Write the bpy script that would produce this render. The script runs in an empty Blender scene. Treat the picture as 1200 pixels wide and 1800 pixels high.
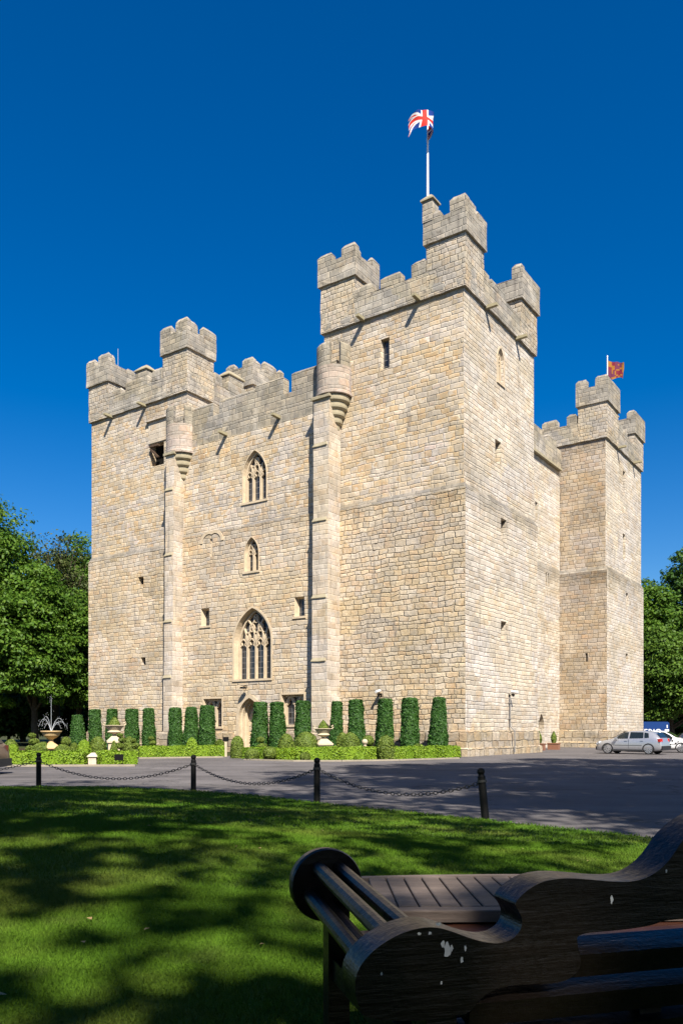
import bpy, bmesh, math, random
import numpy as np
from mathutils import Vector, noise as mnoise
from mathutils.geometry import tessellate_polygon
R = math.radians
SC = bpy.context.scene
COL = SC.collection

# ------------------------------------------------------------------ camera
F, CX, HZ, EYE = 1428.0, 600.0, 1284.0, 1.5        # photo: focal in px (1200 wide), level camera with a raised lens
cam_d = bpy.data.cameras.new('camera'); cam = bpy.data.objects.new('camera', cam_d); COL.objects.link(cam)
cam.location = (0, 0, EYE); cam.rotation_euler = (R(90), 0, 0)
cam_d.sensor_fit = 'HORIZONTAL'; cam_d.sensor_width = 24.0; cam_d.lens = 24.0 * F / 1200.0
cam_d.shift_y = (HZ - 900.0) / 1200.0
cam_d.clip_start = 0.05; cam_d.clip_end = 4000
SC.camera = cam
SC.render.resolution_x = 682; SC.render.resolution_y = 1024

# ------------------------------------------------------------------ sun and sky
SUN = Vector((0.379, -1.484, 1.61)).normalized()
elev = math.asin(SUN.z)
w = bpy.data.worlds.new('World'); SC.world = w; w.use_nodes = True
nt = w.node_tree; nt.nodes.clear()
sky = nt.nodes.new('ShaderNodeTexSky'); sky.sky_type = 'NISHITA'; sky.sun_disc = False
sky.sun_elevation = elev; sky.sun_rotation = math.atan2(SUN.x, SUN.y)
sky.altitude = 0; sky.air_density = 1.0; sky.dust_density = 0.8; sky.ozone_density = 4.0
hs = nt.nodes.new('ShaderNodeHueSaturation'); hs.inputs['Saturation'].default_value = 1.46; hs.inputs['Value'].default_value = 0.92
hs.inputs['Hue'].default_value = 0.508
bg = nt.nodes.new('ShaderNodeBackground'); bg.inputs['Strength'].default_value = 0.070
wo = nt.nodes.new('ShaderNodeOutputWorld')
nt.links.new(sky.outputs[0], hs.inputs['Color']); nt.links.new(hs.outputs[0], bg.inputs['Color']); nt.links.new(bg.outputs[0], wo.inputs['Surface'])
sd = bpy.data.lights.new('sun', 'SUN'); sd.energy = 4.8; sd.angle = R(0.5); sd.color = (1.0, 0.93, 0.82)
so = bpy.data.objects.new('sun', sd); COL.objects.link(so)
so.rotation_euler = SUN.to_track_quat('Z', 'Y').to_euler(); so.location = (10, -30, 40)
vs = SC.view_settings; vs.view_transform = 'Standard'; vs.look = 'None'; vs.exposure = 1.06; vs.gamma = 1.0

# ------------------------------------------------------------------ tagging helpers
def tag(o, label=None, cat=None, group=None, kind=None):
    if label: o['label'] = label
    if cat: o['category'] = cat
    if group: o['group'] = group
    if kind or cat: o['kind'] = kind or 'thing'
    return o
def empty(name, loc=(0, 0, 0), rz=0.0, label=None, cat=None, group=None):
    o = bpy.data.objects.new(name, None); COL.objects.link(o)
    o.location = loc; o.rotation_euler = (0, 0, rz); o.empty_display_size = 0.2
    return tag(o, label, cat, group)
def link(name, me, parent=None, mats=()):
    o = bpy.data.objects.new(name, me); COL.objects.link(o)
    for m in mats: me.materials.append(m)
    if parent: o.parent = parent
    return o
def copy_tree(o, parent=None):
    c = o.copy(); COL.objects.link(c); c.parent = parent
    for ch in list(o.children): copy_tree(ch, c)
    return c
def at(x, y, d):                       # photo pixel at a distance -> place
    return Vector(((x - CX) / F * d, d, EYE - (y - HZ) / F * d))
def gnd(x, y, z=0.0):                  # photo pixel on a level surface
    d = (EYE - z) * F / (y - HZ)
    return Vector(((x - CX) / F * d, d, z))

# ------------------------------------------------------------------ node helpers
class NT:
    def __init__(s, name):
        s.m = bpy.data.materials.new(name); s.m.use_nodes = True
        s.t = s.m.node_tree; s.n = s.t.nodes; s.b = s.n['Principled BSDF']
    def L(s, a, b): s.t.links.new(a, b)
    def put(s, inp, v):
        if isinstance(v, bpy.types.NodeSocket): s.L(v, inp)
        elif v is not None:
            if inp.type == 'RGBA' and len(v) == 3: v = (*v, 1)
            inp.default_value = v
    def math(s, op, a, b=None, c=None, clamp=False):
        n = s.n.new('ShaderNodeMath'); n.operation = op; n.use_clamp = clamp
        for i, v in enumerate((a, b, c)): s.put(n.inputs[i], v)
        return n.outputs[0]
    def sstep(s, v, lo, hi, a=0.0, b=1.0):
        n = s.n.new('ShaderNodeMapRange'); n.interpolation_type = 'SMOOTHSTEP'
        for i, x in enumerate((v, lo, hi, a, b)): s.put(n.inputs[i], x)
        return n.outputs[0]
    def lin(s, v, lo, hi, a=0.0, b=1.0):
        n = s.n.new('ShaderNodeMapRange')
        for i, x in enumerate((v, lo, hi, a, b)): s.put(n.inputs[i], x)
        return n.outputs[0]
    def noise(s, vec, scale, detail=3, rough=0.55, dist=0.0):
        n = s.n.new('ShaderNodeTexNoise'); s.put(n.inputs['Vector'], vec)
        n.inputs['Scale'].default_value = scale; n.inputs['Detail'].default_value = detail
        n.inputs['Roughness'].default_value = rough; n.inputs['Distortion'].default_value = dist
        return n.outputs[0]
    def vor1(s, w, feat='F1', rnd=1.0):
        n = s.n.new('ShaderNodeTexVoronoi'); n.voronoi_dimensions = '1D'; n.feature = feat
        s.put(n.inputs['W'], w); n.inputs['Scale'].default_value = 1.0; n.inputs['Randomness'].default_value = rnd
        return n.outputs['Color'] if feat == 'F1' else n.outputs['Distance']
    def sep(s, v, rgb=False):
        n = s.n.new('ShaderNodeSeparateColor' if rgb else 'ShaderNodeSeparateXYZ'); s.L(v, n.inputs[0])
        return n.outputs[0], n.outputs[1], n.outputs[2]
    def comb(s, x, y, z=0.0):
        n = s.n.new('ShaderNodeCombineXYZ')
        for i, v in enumerate((x, y, z)): s.put(n.inputs[i], v)
        return n.outputs[0]
    def mix(s, f, a, b, mode='MIX'):
        n = s.n.new('ShaderNodeMix'); n.data_type = 'RGBA'; n.blend_type = mode
        s.put(n.inputs[0], f); s.put(n.inputs[6], a); s.put(n.inputs[7], b)
        return n.outputs[2]
    def ramp(s, f, stops, const=False):
        n = s.n.new('ShaderNodeValToRGB'); s.L(f, n.inputs[0]); cr = n.color_ramp
        if const: cr.interpolation = 'CONSTANT'
        while len(cr.elements) > 1: cr.elements.remove(cr.elements[-1])
        cr.elements[0].position = stops[0][0]; cr.elements[0].color = (*stops[0][1], 1)
        for p, c in stops[1:]:
            e = cr.elements.new(p); e.color = (*c, 1)
        return n.outputs[0]
    def coord(s, k='Object'):
        n = s.n.new('ShaderNodeTexCoord'); return n.outputs[k]
    def bump(s, h, dist, strength=1.0, norm=None):
        n = s.n.new('ShaderNodeBump'); s.put(n.inputs['Height'], h); n.inputs['Distance'].default_value = dist
        n.inputs['Strength'].default_value = strength
        if norm: s.L(norm, n.inputs['Normal'])
        s.L(n.outputs[0], s.b.inputs['Normal']); return n.outputs[0]
    def set(s, **k):
        for a, v in k.items():
            s.put(s.b.inputs[{'color': 'Base Color', 'rough': 'Roughness', 'metal': 'Metallic', 'spec': 'Specular IOR Level', 'alpha': 'Alpha', 'coat': 'Coat Weight', 'trans': 'Transmission Weight'}[a]], v)
        return s.m

def plain(name, color, rough=0.6, metal=0.0, spec=0.4, var=0.12, scale=9.0, bump=0.0, coat=0.0):
    t = NT(name); o = t.coord()
    n = t.noise(o, scale, 4)
    f = t.lin(n, 0.3, 0.7, 1 - var, 1 + var)
    c = t.mix(1.0, color, t.comb(f, f, f), 'MULTIPLY')
    t.set(color=c, rough=rough, metal=metal, spec=spec, coat=coat)
    if bump: t.bump(t.noise(o, scale * 6, 4), bump)
    return t.m

# ------------------------------------------------------------------ masonry
def stone(name, palette, course=0.31, width=0.46, bump=0.05, grime=0.35, dark=0.0, joint=(0.56, 0.48, 0.365), wobble=0.035, stain=None, deep=0.5, tone=1.0, jvis=0.6):
    t = NT(name); uv = t.coord('UV'); x, y, _ = t.sep(uv)
    p = t.comb(x, y, 0.0)
    n1 = t.noise(p, 0.9, 2); n2 = t.noise(t.comb(t.math('ADD', x, 40.0), y), 2.2, 3)
    xx = t.math('ADD', x, t.math('MULTIPLY', t.math('SUBTRACT', n2, 0.5), wobble * 3))
    yy = t.math('ADD', y, t.math('MULTIPLY', t.math('SUBTRACT', n1, 0.5), wobble * 4))
    yy = t.math('ADD', yy, t.math('MULTIPLY', t.math('SUBTRACT', n2, 0.5), wobble))
    yw = t.math('DIVIDE', yy, course)
    rr, rg, rb = t.sep(t.vor1(yw, 'F1', 0.95), True)
    dr = t.math('MULTIPLY', t.vor1(yw, 'DISTANCE_TO_EDGE', 0.95), course)
    ww = t.lin(rg, 0, 1, width * 0.6, width * 1.45)
    xw = t.math('ADD', t.math('DIVIDE', xx, ww), t.math('MULTIPLY', rr, 171.0))
    c1, c2, c3 = t.sep(t.vor1(xw, 'F1', 0.72), True)
    dc = t.math('MULTIPLY', t.vor1(xw, 'DISTANCE_TO_EDGE', 0.72), width)
    d = t.math('SMOOTH_MIN', dr, dc, 0.02)
    edge = t.noise(p, 11.0, 4, 0.65)
    d = t.math('ADD', d, t.math('MULTIPLY', t.math('SUBTRACT', edge, 0.5), 0.03))
    fine = t.noise(p, 26.0, 5, 0.7); med = t.noise(p, 5.0, 4, 0.6); big = t.noise(p, 0.33, 5, 0.62)
    patch = t.noise(t.comb(t.math('ADD', x, 23.0), t.math('MULTIPLY', y, 1.4)), 0.55, 5, 0.65)
    col = t.ramp(t.math('ADD', t.math('MULTIPLY', c1, 0.58), t.lin(patch, 0.32, 0.68, 0.0, 0.42)), palette)
    f = t.math('MULTIPLY', t.lin(c2, 0, 1, 0.86 * tone, 1.11 * tone), t.lin(fine, 0.3, 0.7, 0.87, 1.12))
    f = t.math('MULTIPLY', f, t.lin(med, 0.3, 0.7, 0.86, 1.12))
    col = t.mix(1.0, col, t.comb(f, f, f), 'MULTIPLY')
    g = t.sstep(big, 0.48, 0.66, 0.0, grime)
    col = t.mix(g, col, t.mix(1.0, col, (0.74, 0.76, 0.76), 'MULTIPLY'))
    vb = t.n.new('ShaderNodeTexVoronoi'); t.L(t.comb(t.math('ADD', xx, t.math('MULTIPLY', n2, 1.5)), t.math('MULTIPLY', t.math('ADD', yy, n1), 1.6)), vb.inputs['Vector']); vb.inputs['Scale'].default_value = .34
    pr, pg, pb = t.sep(vb.outputs['Color'], True)                 # old repairs: areas of slightly other stone
    pt = t.lin(pr, 0, 1, .87, 1.10); col = t.mix(1.0, col, t.comb(pt, t.math('MULTIPLY', pt, t.lin(pg, 0, 1, .97, 1.02)), t.math('MULTIPLY', pt, t.lin(pg, 0, 1, .90, 1.10))), 'MULTIPLY')
    b1 = t.noise(t.comb(t.math('ADD', x, 3.0), t.math('MULTIPLY', y, 1.2), 5.0), 1.25, 6, .7); b2 = t.noise(t.comb(t.math('ADD', x, 63.0), y, 8.0), .8, 6, .72)
    col = t.mix(t.sstep(b1, .50, .66, 0.0, .55), col, t.mix(1.0, col, (.70, .72, .74), 'MULTIPLY')); col = t.mix(t.sstep(b2, .55, .68, 0.0, .5), col, t.mix(1.0, col, (1.02, .83, .62), 'MULTIPLY'))
    b3 = t.noise(t.comb(t.math('ADD', x, 11.0), y, 41.0), 2.6, 5, .7); col = t.mix(t.sstep(b3, .60, .70, 0.0, .5), col, (.235, .21, .175))
    blch = t.noise(t.comb(t.math('MULTIPLY', x, .9), t.math('MULTIPLY', y, .55), 17.0), .7, 6, .68)
    col = t.mix(t.sstep(blch, .52, .68, 0.0, .38), col, (.60, .54, .45))
    streak = t.noise(t.comb(t.math('MULTIPLY', x, 2.3), t.math('MULTIPLY', y, 0.22)), 1.0, 5, 0.65)
    col = t.mix(t.sstep(streak, 0.56, 0.70, 0.0, 0.52 + dark * 0.45), col, (0.20, 0.18, 0.155))
    if dark:
        blot = t.noise(p, 1.7, 6, 0.7)
        col = t.mix(t.sstep(blot, 0.54, 0.68, 0.0, dark), col, (0.135, 0.12, 0.10))
        lich = t.noise(t.comb(t.math('ADD', x, 7.0), y), 3.1, 5, 0.7)
        col = t.mix(t.sstep(lich, 0.60, 0.70, 0.0, 0.45), col, (0.42, 0.40, 0.30))
    if stain:
        for (z0, z1, a) in stain:                  # weather streaks hanging below a ledge
            sn = t.noise(t.comb(t.math('MULTIPLY', x, 1.3), t.math('MULTIPLY', y, 0.35), 3.0), 1.0, 5, 0.6)
            zz = t.math('ADD', y, t.math('MULTIPLY', t.math('SUBTRACT', sn, 0.5), 1.8 * (z1 - z0)))
            k = t.math('MULTIPLY', t.sstep(zz, z0, z1, 0.0, 1.0), t.sstep(y, z1 + 0.02, z1 + 0.10, 1.0, 0.0))
            col = t.mix(t.math('MULTIPLY', k, a), col, t.mix(1.0, col, (0.50, 0.50, 0.49), 'MULTIPLY'))
    jm = t.sstep(d, 0.002, 0.018, 1.0, 0.0)
    jd = t.math('MULTIPLY', t.sstep(t.noise(t.comb(x, y, 9.0), 1.1, 5, 0.65), 0.48, 0.64), t.math('LESS_THAN', dr, t.math('ADD', dc, .004)))
    jv = t.lin(t.noise(t.comb(t.math('ADD', x, 90.0), y, 4.0), 1.6, 4, 0.6), 0.35, 0.65, 0.15, 1.0)
    jc = t.mix(t.math('MULTIPLY', jd, deep), joint, (0.12, 0.092, 0.062))
    col = t.mix(t.math('MULTIPLY', jm, t.math('MULTIPLY', jv, jvis)), col, jc)
    gap = t.noise(t.comb(t.math('MULTIPLY', x, 1.1), t.math('MULTIPLY', y, 2.6), 31.0), 1.3, 4, 0.6)
    gm = t.math('MULTIPLY', t.sstep(dr, 0.012, 0.045, 1.0, 0.0), t.sstep(gap, 0.60, 0.68)); col = t.mix(t.math('MULTIPLY', gm, deep), col, (0.06, 0.047, 0.035))
    t.set(color=col, rough=0.92, spec=0.15)
    h = t.sstep(d, 0.0, 0.045)
    h = t.math('ADD', h, t.math('MULTIPLY', c3, 0.4))
    h = t.math('ADD', h, t.math('MULTIPLY', med, 0.45)); h = t.math('ADD', h, t.math('MULTIPLY', fine, 0.22))
    t.bump(h, bump, 1.0)
    return t.m

def tint(pal, k=(1.0, 1.0, 1.0)): return [(p, tuple(a * b for a, b in zip(c, k))) for p, c in pal]
PAL = [(0.0, (0.50, 0.415, 0.30)), (0.16, (0.47, 0.37, 0.245)), (0.30, (0.53, 0.45, 0.345)), (0.44, (0.40, 0.35, 0.285)), (0.56, (0.50, 0.40, 0.265)),
       (0.66, (0.48, 0.34, 0.195)), (0.74, (0.56, 0.49, 0.385)), (0.86, (0.46, 0.355, 0.275)), (0.94, (0.43, 0.385, 0.325)), (1.0, (0.36, 0.30, 0.23))]
PAL_LO = [(0.0, (0.49, 0.40, 0.28)), (0.2, (0.46, 0.365, 0.24)), (0.36, (0.51, 0.425, 0.31)), (0.5, (0.40, 0.345, 0.27)), (0.64, (0.475, 0.37, 0.24)),
          (0.76, (0.45, 0.335, 0.22)), (0.88, (0.51, 0.43, 0.33)), (1.0, (0.36, 0.295, 0.215))]
PAL_PALE = [(0.0, (0.55, 0.485, 0.385)), (0.25, (0.50, 0.435, 0.345)), (0.5, (0.57, 0.51, 0.425)), (0.75, (0.50, 0.41, 0.30)), (1.0, (0.45, 0.395, 0.325))]
PAL_GREY = [(0.0, (0.33, 0.295, 0.235)), (0.2, (0.38, 0.34, 0.27)), (0.4, (0.28, 0.255, 0.21)), (0.6, (0.41, 0.355, 0.27)), (0.8, (0.34, 0.305, 0.255)), (1.0, (0.24, 0.215, 0.18))]
PAL_PINK = [(0.0, (0.42, 0.35, 0.29)), (0.3, (0.45, 0.365, 0.30)), (0.6, (0.38, 0.335, 0.285)), (1.0, (0.46, 0.335, 0.255))]
M_UP = stone('buff_coursed_stone', PAL, course=.29, width=.62, bump=.024, jvis=.40, wobble=.05, stain=[(25.3, 26.9, 0.5)], tone=1.03, deep=.8)
M_LO = stone('weathered_lower_stone', PAL_LO, course=.30, width=.66, bump=0.036, stain=[(14.5, 15.65, 0.55)], wobble=0.06, deep=0.9, jvis=.5, tone=1.10)
M_RUB = stone('rough_rubble_stone', PAL_LO, course=.30, width=.60, bump=0.075, stain=[(14.5, 15.65, 0.55)], wobble=0.075, deep=0.9, jvis=.5, tone=1.10)
M_RT = stone('pale_side_stone', PAL_PALE, course=.27, width=.66, bump=0.028, grime=0.4, stain=[(13.9, 15.65, 0.75), (25.6, 26.9, 0.4)], wobble=0.04, jvis=.4)
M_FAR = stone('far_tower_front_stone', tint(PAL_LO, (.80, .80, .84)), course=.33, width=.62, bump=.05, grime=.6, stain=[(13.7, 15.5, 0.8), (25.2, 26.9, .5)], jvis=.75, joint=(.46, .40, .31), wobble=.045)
M_PAR = stone('grey_parapet_stone', PAL_GREY, bump=0.020, grime=0.7, dark=0.85, course=0.36, width=0.75, joint=(0.30, 0.27, 0.22), jvis=.28, wobble=.02, tone=.92)
M_BUT = stone('pale_buttress_stone', tint(PAL_PALE, (.94, .92, .90)), bump=0.012, grime=0.7, dark=.12, course=0.36, width=0.8, wobble=0.02, jvis=.2, deep=.35)
M_PINK = stone('pinkish_turret_stone', PAL_PINK, bump=0.018, grime=0.5, dark=0.3, course=0.36, width=0.7, wobble=0.010, jvis=.3)
M_PLI = stone('rough_plinth_stone', PAL_LO, bump=0.11, grime=0.7, dark=0.4, course=0.42, width=0.85, wobble=0.07, tone=.85)
def dressed(name, c):
    t = NT(name); o = t.coord(); n = t.noise(o, 3.0, 5, 0.6); n2 = t.noise(o, 18.0, 4, 0.7)
    f = t.math('MULTIPLY', t.lin(n, 0.3, 0.7, 0.84, 1.12), t.lin(n2, 0.3, 0.7, 0.93, 1.06))
    t.set(color=t.mix(1.0, c, t.comb(f, f, f), 'MULTIPLY'), rough=0.9, spec=0.15); t.bump(t.math('ADD', n, n2), 0.012); return t.m
M_DRESS = dressed('dressed_window_stone', (0.53, 0.43, 0.30))
M_SLAB = dressed('mossy_slab_stone', (0.34, 0.295, 0.20))
M_SPOUT = dressed('waterspout_stone', (0.30, 0.265, 0.17))
def lattice_glass():
    t = NT('leaded_glass'); x, y, _ = t.sep(t.coord('UV'))
    fx = t.math('ABSOLUTE', t.math('SUBTRACT', t.math('FRACT', t.math('MULTIPLY', x, 3.6)), 0.5))
    fy = t.math('ABSOLUTE', t.math('SUBTRACT', t.math('FRACT', t.math('MULTIPLY', y, 2.6)), 0.5))
    ln = t.math('MAXIMUM', t.sstep(fx, 0.42, 0.47), t.sstep(fy, 0.44, 0.48))
    cell = t.noise(t.comb(t.math('FLOOR', t.math('MULTIPLY', x, 3.6)), t.math('FLOOR', t.math('MULTIPLY', y, 2.6))), 5.3, 1)
    c = t.mix(ln, t.ramp(cell, [(0.3, (0.008, 0.009, 0.012)), (0.7, (0.035, 0.04, 0.05))]), (0.16, 0.155, 0.15))
    t.set(color=c, rough=t.lin(ln, 0, 1, 0.12, 0.6), spec=0.5); return t.m
M_GLASS = lattice_glass()
M_DARK = plain('painted_hollow_shade', (0.012, 0.011, 0.010), 0.9, spec=0.05)  # near-black sheet colour standing in for the shade inside unglazed openings
M_OAK = plain('old_oak_door', (0.075, 0.045, 0.026), 0.7, scale=20, bump=0.01)
M_BLACK = plain('black_painted_iron', (0.005, 0.005, 0.005), 0.6, spec=0.15, bump=0.004, scale=14)

# ------------------------------------------------------------------ mesh builder (castle plan: u along the front, v along the right side)
class MB:
    def __init__(s): s.v = []; s.f = []; s.uv = []; s.mi = []; s.cur = 0; s.sm = []
    def face(s, pts, uv=None, out=None, smooth=False):
        pts = [Vector(p) for p in pts]
        if out is not None:
            n = (pts[1] - pts[0]).cross(pts[2] - pts[0])
            if n.dot(Vector(out)) < 0:
                pts = pts[::-1]; uv = uv[::-1] if uv else None
        b = len(s.v); s.v += [tuple(p) for p in pts]; s.f.append(list(range(b, b + len(pts))))
        if uv is None:
            n = Vector((0, 0, 0))
            for i in range(len(pts)): n += pts[i].cross(pts[(i + 1) % len(pts)])
            if n.length > 0: n.normalize()
            if abs(n.z) > 0.8: uv = [(p.x, p.y) for p in pts]
            else:
                tx = Vector((-n.y, n.x, 0)).normalized()
                uv = [(p.dot(tx) + 13.7 * round(n.x), p.z) for p in pts]
        s.uv.append(uv); s.mi.append(s.cur); s.sm.append(smooth)
    def box(s, x0, x1, y0, y1, z0, z1, cap=0.0, bottom=True, capin=None):
        if x0 > x1: x0, x1 = x1, x0
        if y0 > y1: y0, y1 = y1, y0
        zt = z1 - cap; a = capin if capin is not None else min(cap * 1.2, (x1 - x0) * .4, (y1 - y0) * .4)
        s.face([(x0, y0, z0), (x1, y0, z0), (x1, y0, zt), (x0, y0, zt)], out=(0, -1, 0))
        s.face([(x0, y1, z0), (x1, y1, z0), (x1, y1, zt), (x0, y1, zt)], out=(0, 1, 0))
        s.face([(x0, y0, z0), (x0, y1, z0), (x0, y1, zt), (x0, y0, zt)], out=(-1, 0, 0))
        s.face([(x1, y0, z0), (x1, y1, z0), (x1, y1, zt), (x1, y0, zt)], out=(1, 0, 0))
        if bottom: s.face([(x0, y0, z0), (x1, y0, z0), (x1, y1, z0), (x0, y1, z0)], out=(0, 0, -1))
        if not cap: s.face([(x0, y0, z1), (x1, y0, z1), (x1, y1, z1), (x0, y1, z1)], out=(0, 0, 1)); return
        X0, X1, Y0, Y1 = x0 + a, x1 - a, y0 + a, y1 - a
        s.face([(X0, Y0, z1), (X1, Y0, z1), (X1, Y1, z1), (X0, Y1, z1)], out=(0, 0, 1))
        s.face([(x0, y0, zt), (x1, y0, zt), (X1, Y0, z1), (X0, Y0, z1)], out=(0, -1, 1))
        s.face([(x0, y1, zt), (x1, y1, zt), (X1, Y1, z1), (X0, Y1, z1)], out=(0, 1, 1))
        s.face([(x0, y0, zt), (x0, y1, zt), (X0, Y1, z1), (X0, Y0, z1)], out=(-1, 0, 1))
        s.face([(x1, y0, zt), (x1, y1, zt), (X1, Y1, z1), (X1, Y0, z1)], out=(1, 0, 1))
    def ubox(s, u0, u1, v0, v1, z0, z1, **k): s.box(-u1, -u0, v0, v1, z0, z1, **k)
    def obox(s, c, ax, hx, hy, hz):                         # oriented box: centre, 3 unit axes, half sizes
        c = Vector(c); X, Y, Z = [Vector(a) for a in ax]
        P = lambda i, j, k: c + X * hx * i + Y * hy * j + Z * hz * k
        for a, sgn in ((0, 1), (0, -1), (1, 1), (1, -1), (2, 1), (2, -1)):
            q = []
            for i, j in ((-1, -1), (1, -1), (1, 1), (-1, 1)):
                t = [i, j]; t.insert(a, sgn); q.append(P(*t))
            s.face(q, out=(X, Y, Z)[a] * sgn)
    def tube(s, pts, r, n=8, cap=True, uvs=1.0):
        pts = [Vector(p) for p in pts]; rs = r if isinstance(r, (list, tuple)) else [r] * len(pts)
        rings = []; ref = None
        for i, p in enumerate(pts):
            d = (pts[min(i + 1, len(pts) - 1)] - pts[max(i - 1, 0)]).normalized()
            if ref is None: ref = Vector((0, 0, 1)) if abs(d.z) < 0.9 else Vector((1, 0, 0))
            a = (ref - d * ref.dot(d)).normalized(); b = d.cross(a); ref = a
            rings.append([p + (a * math.cos(2 * math.pi * k / n) + b * math.sin(2 * math.pi * k / n)) * rs[i] for k in range(n)])
        for i in range(len(rings) - 1):
            for k in range(n):
                k2 = (k + 1) % n
                s.face([rings[i][k], rings[i][k2], rings[i + 1][k2], rings[i + 1][k]], smooth=True)
        if cap:
            s.face(rings[0][::-1]); s.face(rings[-1])
    def lathe(s, prof, n=24, c=(0, 0, 0), a0=0.0, a1=2 * math.pi, smooth=True):
        c = Vector(c)
        for i in range(len(prof) - 1):
            (r0, z0), (r1, z1) = prof[i], prof[i + 1]
            for k in range(n):
                t0 = a0 + (a1 - a0) * k / n; t1 = a0 + (a1 - a0) * (k + 1) / n
                P = lambda r, t, z: c + Vector((r * math.cos(t), r * math.sin(t), z))
                rr = max(r0, r1); q = [P(r0, t0, z0), P(r0, t1, z0), P(r1, t1, z1), P(r1, t0, z1)]
                uv = [(rr * t0, c.z + z0), (rr * t1, c.z + z0), (rr * t1, c.z + z1), (rr * t0, c.z + z1)]
                if r0 < 1e-6: q = q[1:]; uv = uv[1:]
                elif r1 < 1e-6: q = q[:3]; uv = uv[:3]
                s.face(q, uv=uv, smooth=smooth)
    def poly_prism(s, outline, P, d0, d1, out):              # outline in (s,t); P(s,t,d) -> point
        o = Vector(out)
        tri = tessellate_polygon([[Vector((a, b, 0)) for a, b in outline]])
        for t in tri:
            s.face([P(*outline[i], d0) for i in t], out=o); s.face([P(*outline[i], d1) for i in t], out=-o)
        ar = sum(outline[i][0] * outline[(i + 1) % len(outline)][1] - outline[(i + 1) % len(outline)][0] * outline[i][1] for i in range(len(outline)))
        for i in range(len(outline)):
            a, b = outline[i], outline[(i + 1) % len(outline)]
            e = (b[1] - a[1], -(b[0] - a[0]))
            if ar < 0: e = (-e[0], -e[1])
            ov = P(a[0] + e[0], a[1] + e[1], d0) - P(a[0], a[1], d0)
            s.face([P(*a, d0), P(*b, d0), P(*b, d1), P(*a, d1)], out=ov)
    def build(s, name, mats, parent=None, weld=False):
        me = bpy.data.meshes.new(name); me.from_pydata(s.v, [], s.f)
        ul = me.uv_layers.new(name='UVMap'); flat = [c for f in s.uv for p in f for c in p]
        ul.data.foreach_set('uv', flat)
        me.polygons.foreach_set('material_index', s.mi); me.polygons.foreach_set('use_smooth', s.sm)
        if weld:
            bm = bmesh.new(); bm.from_mesh(me); bmesh.ops.remove_doubles(bm, verts=bm.verts, dist=0.0004); bm.to_mesh(me); bm.free()
        me.update()
        return link(name, me, parent, mats if isinstance(mats, (list, tuple)) else [mats])

# sides of an upright box in castle plan: map (s, t, depth into the wall) -> local point, and outward normal
def side(k, u0, u1, v0, v1):
    return {'F': (lambda s, t, d: Vector((-s, v0 + d, t)), (0, -1, 0), (u0, u1)),
            'R': (lambda s, t, d: Vector((-(u0 + d), s, t)), (1, 0, 0), (v0, v1)),
            'B': (lambda s, t, d: Vector((-s, v1 - d, t)), (0, 1, 0), (u0, u1)),
            'L': (lambda s, t, d: Vector((-(u1 - d), s, t)), (-1, 0, 0), (v0, v1))}[k]
def arch(c, wd, zb, zs, za, n=9):
    h = wd / 2; rise = za - zs; rad = (h * h + rise * rise) / (2 * h); a = math.atan2(rise, rad - h)
    right = [(c + h - rad + rad * math.cos(a * i / n), zs + rad * math.sin(a * i / n)) for i in range(n + 1)]
    left = [(2 * c - x, z) for x, z in right[:-1]][::-1]
    return [(c - h, zb), (c + h, zb)] + right + left
def rect(s0, s1, t0, t1): return [(s0, t0), (s1, t0), (s1, t1), (s0, t1)]
def shrink(ol, k):
    cx = sum(p[0] for p in ol) / len(ol); z0 = min(p[1] for p in ol); z1 = max(p[1] for p in ol); hw = max(abs(p[0] - cx) for p in ol)
    return [(cx + (x - cx) * (1 - k / hw), z0 + k * 0.3 + (z - z0) * (1 - 1.1 * k / (z1 - z0))) for x, z in ol]
def wall(mb, P, out, s0, s1, t0, t1, holes=()):
    hs = [h for h in holes if min(p[1] for p in h['o']) >= t0 and max(p[1] for p in h['o']) <= t1]
    outer = rect(s0, s1, t0, t1)
    if not hs: mb.face([P(a, b, 0) for a, b in outer], out=out)
    else:
        loops = [outer] + [h['o'] for h in hs]; allp = [p for l in loops for p in l]
        for t in tessellate_polygon([[Vector((a, b, 0)) for a, b in l] for l in loops]):
            mb.face([P(*allp[i], 0) for i in t], out=out)
    for h in hs:
        o, i = h['o'], shrink(h['o'], h.get('k', 0.05)); c = (sum(p[0] for p in o) / len(o), sum(p[1] for p in o) / len(o))
        old = mb.cur; mb.cur = h.get('mi', mb.cur)
        for j in range(len(o)):
            a, b, a2, b2 = o[j], o[(j + 1) % len(o)], i[j], i[(j + 1) % len(o)]
            m = P((a[0] + b[0]) / 2, (a[1] + b[1]) / 2, 0)
            mb.face([P(*a, 0), P(*b, 0), P(*b2, h['d']), P(*a2, h['d'])], out=P(*c, 0) - m)
        mb.cur = old
def bar(mb, pts, wd, P, d0, d1, out):
    n = len(pts); L_, R_ = [], []
    for i in range(n):
        a, b = pts[max(i - 1, 0)], pts[min(i + 1, n - 1)]
        dx, dz = b[0] - a[0], b[1] - a[1]; l = math.hypot(dx, dz) or 1
        px, pz = -dz / l * wd / 2, dx / l * wd / 2
        L_.append((pts[i][0] + px, pts[i][1] + pz)); R_.append((pts[i][0] - px, pts[i][1] - pz))
    for i in range(n - 1):
        mb.face([P(*L_[i], d0), P(*L_[i + 1], d0), P(*R_[i + 1], d0), P(*R_[i], d0)], out=out)
        c = P((pts[i][0] + pts[i + 1][0]) / 2, (pts[i][1] + pts[i + 1][1]) / 2, d0)
        for Q in (L_, R_):
            m = P((Q[i][0] + Q[i + 1][0]) / 2, (Q[i][1] + Q[i + 1][1]) / 2, d0)
            mb.face([P(*Q[i], d0), P(*Q[i + 1], d0), P(*Q[i + 1], d1), P(*Q[i], d1)], out=m - c)

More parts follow.
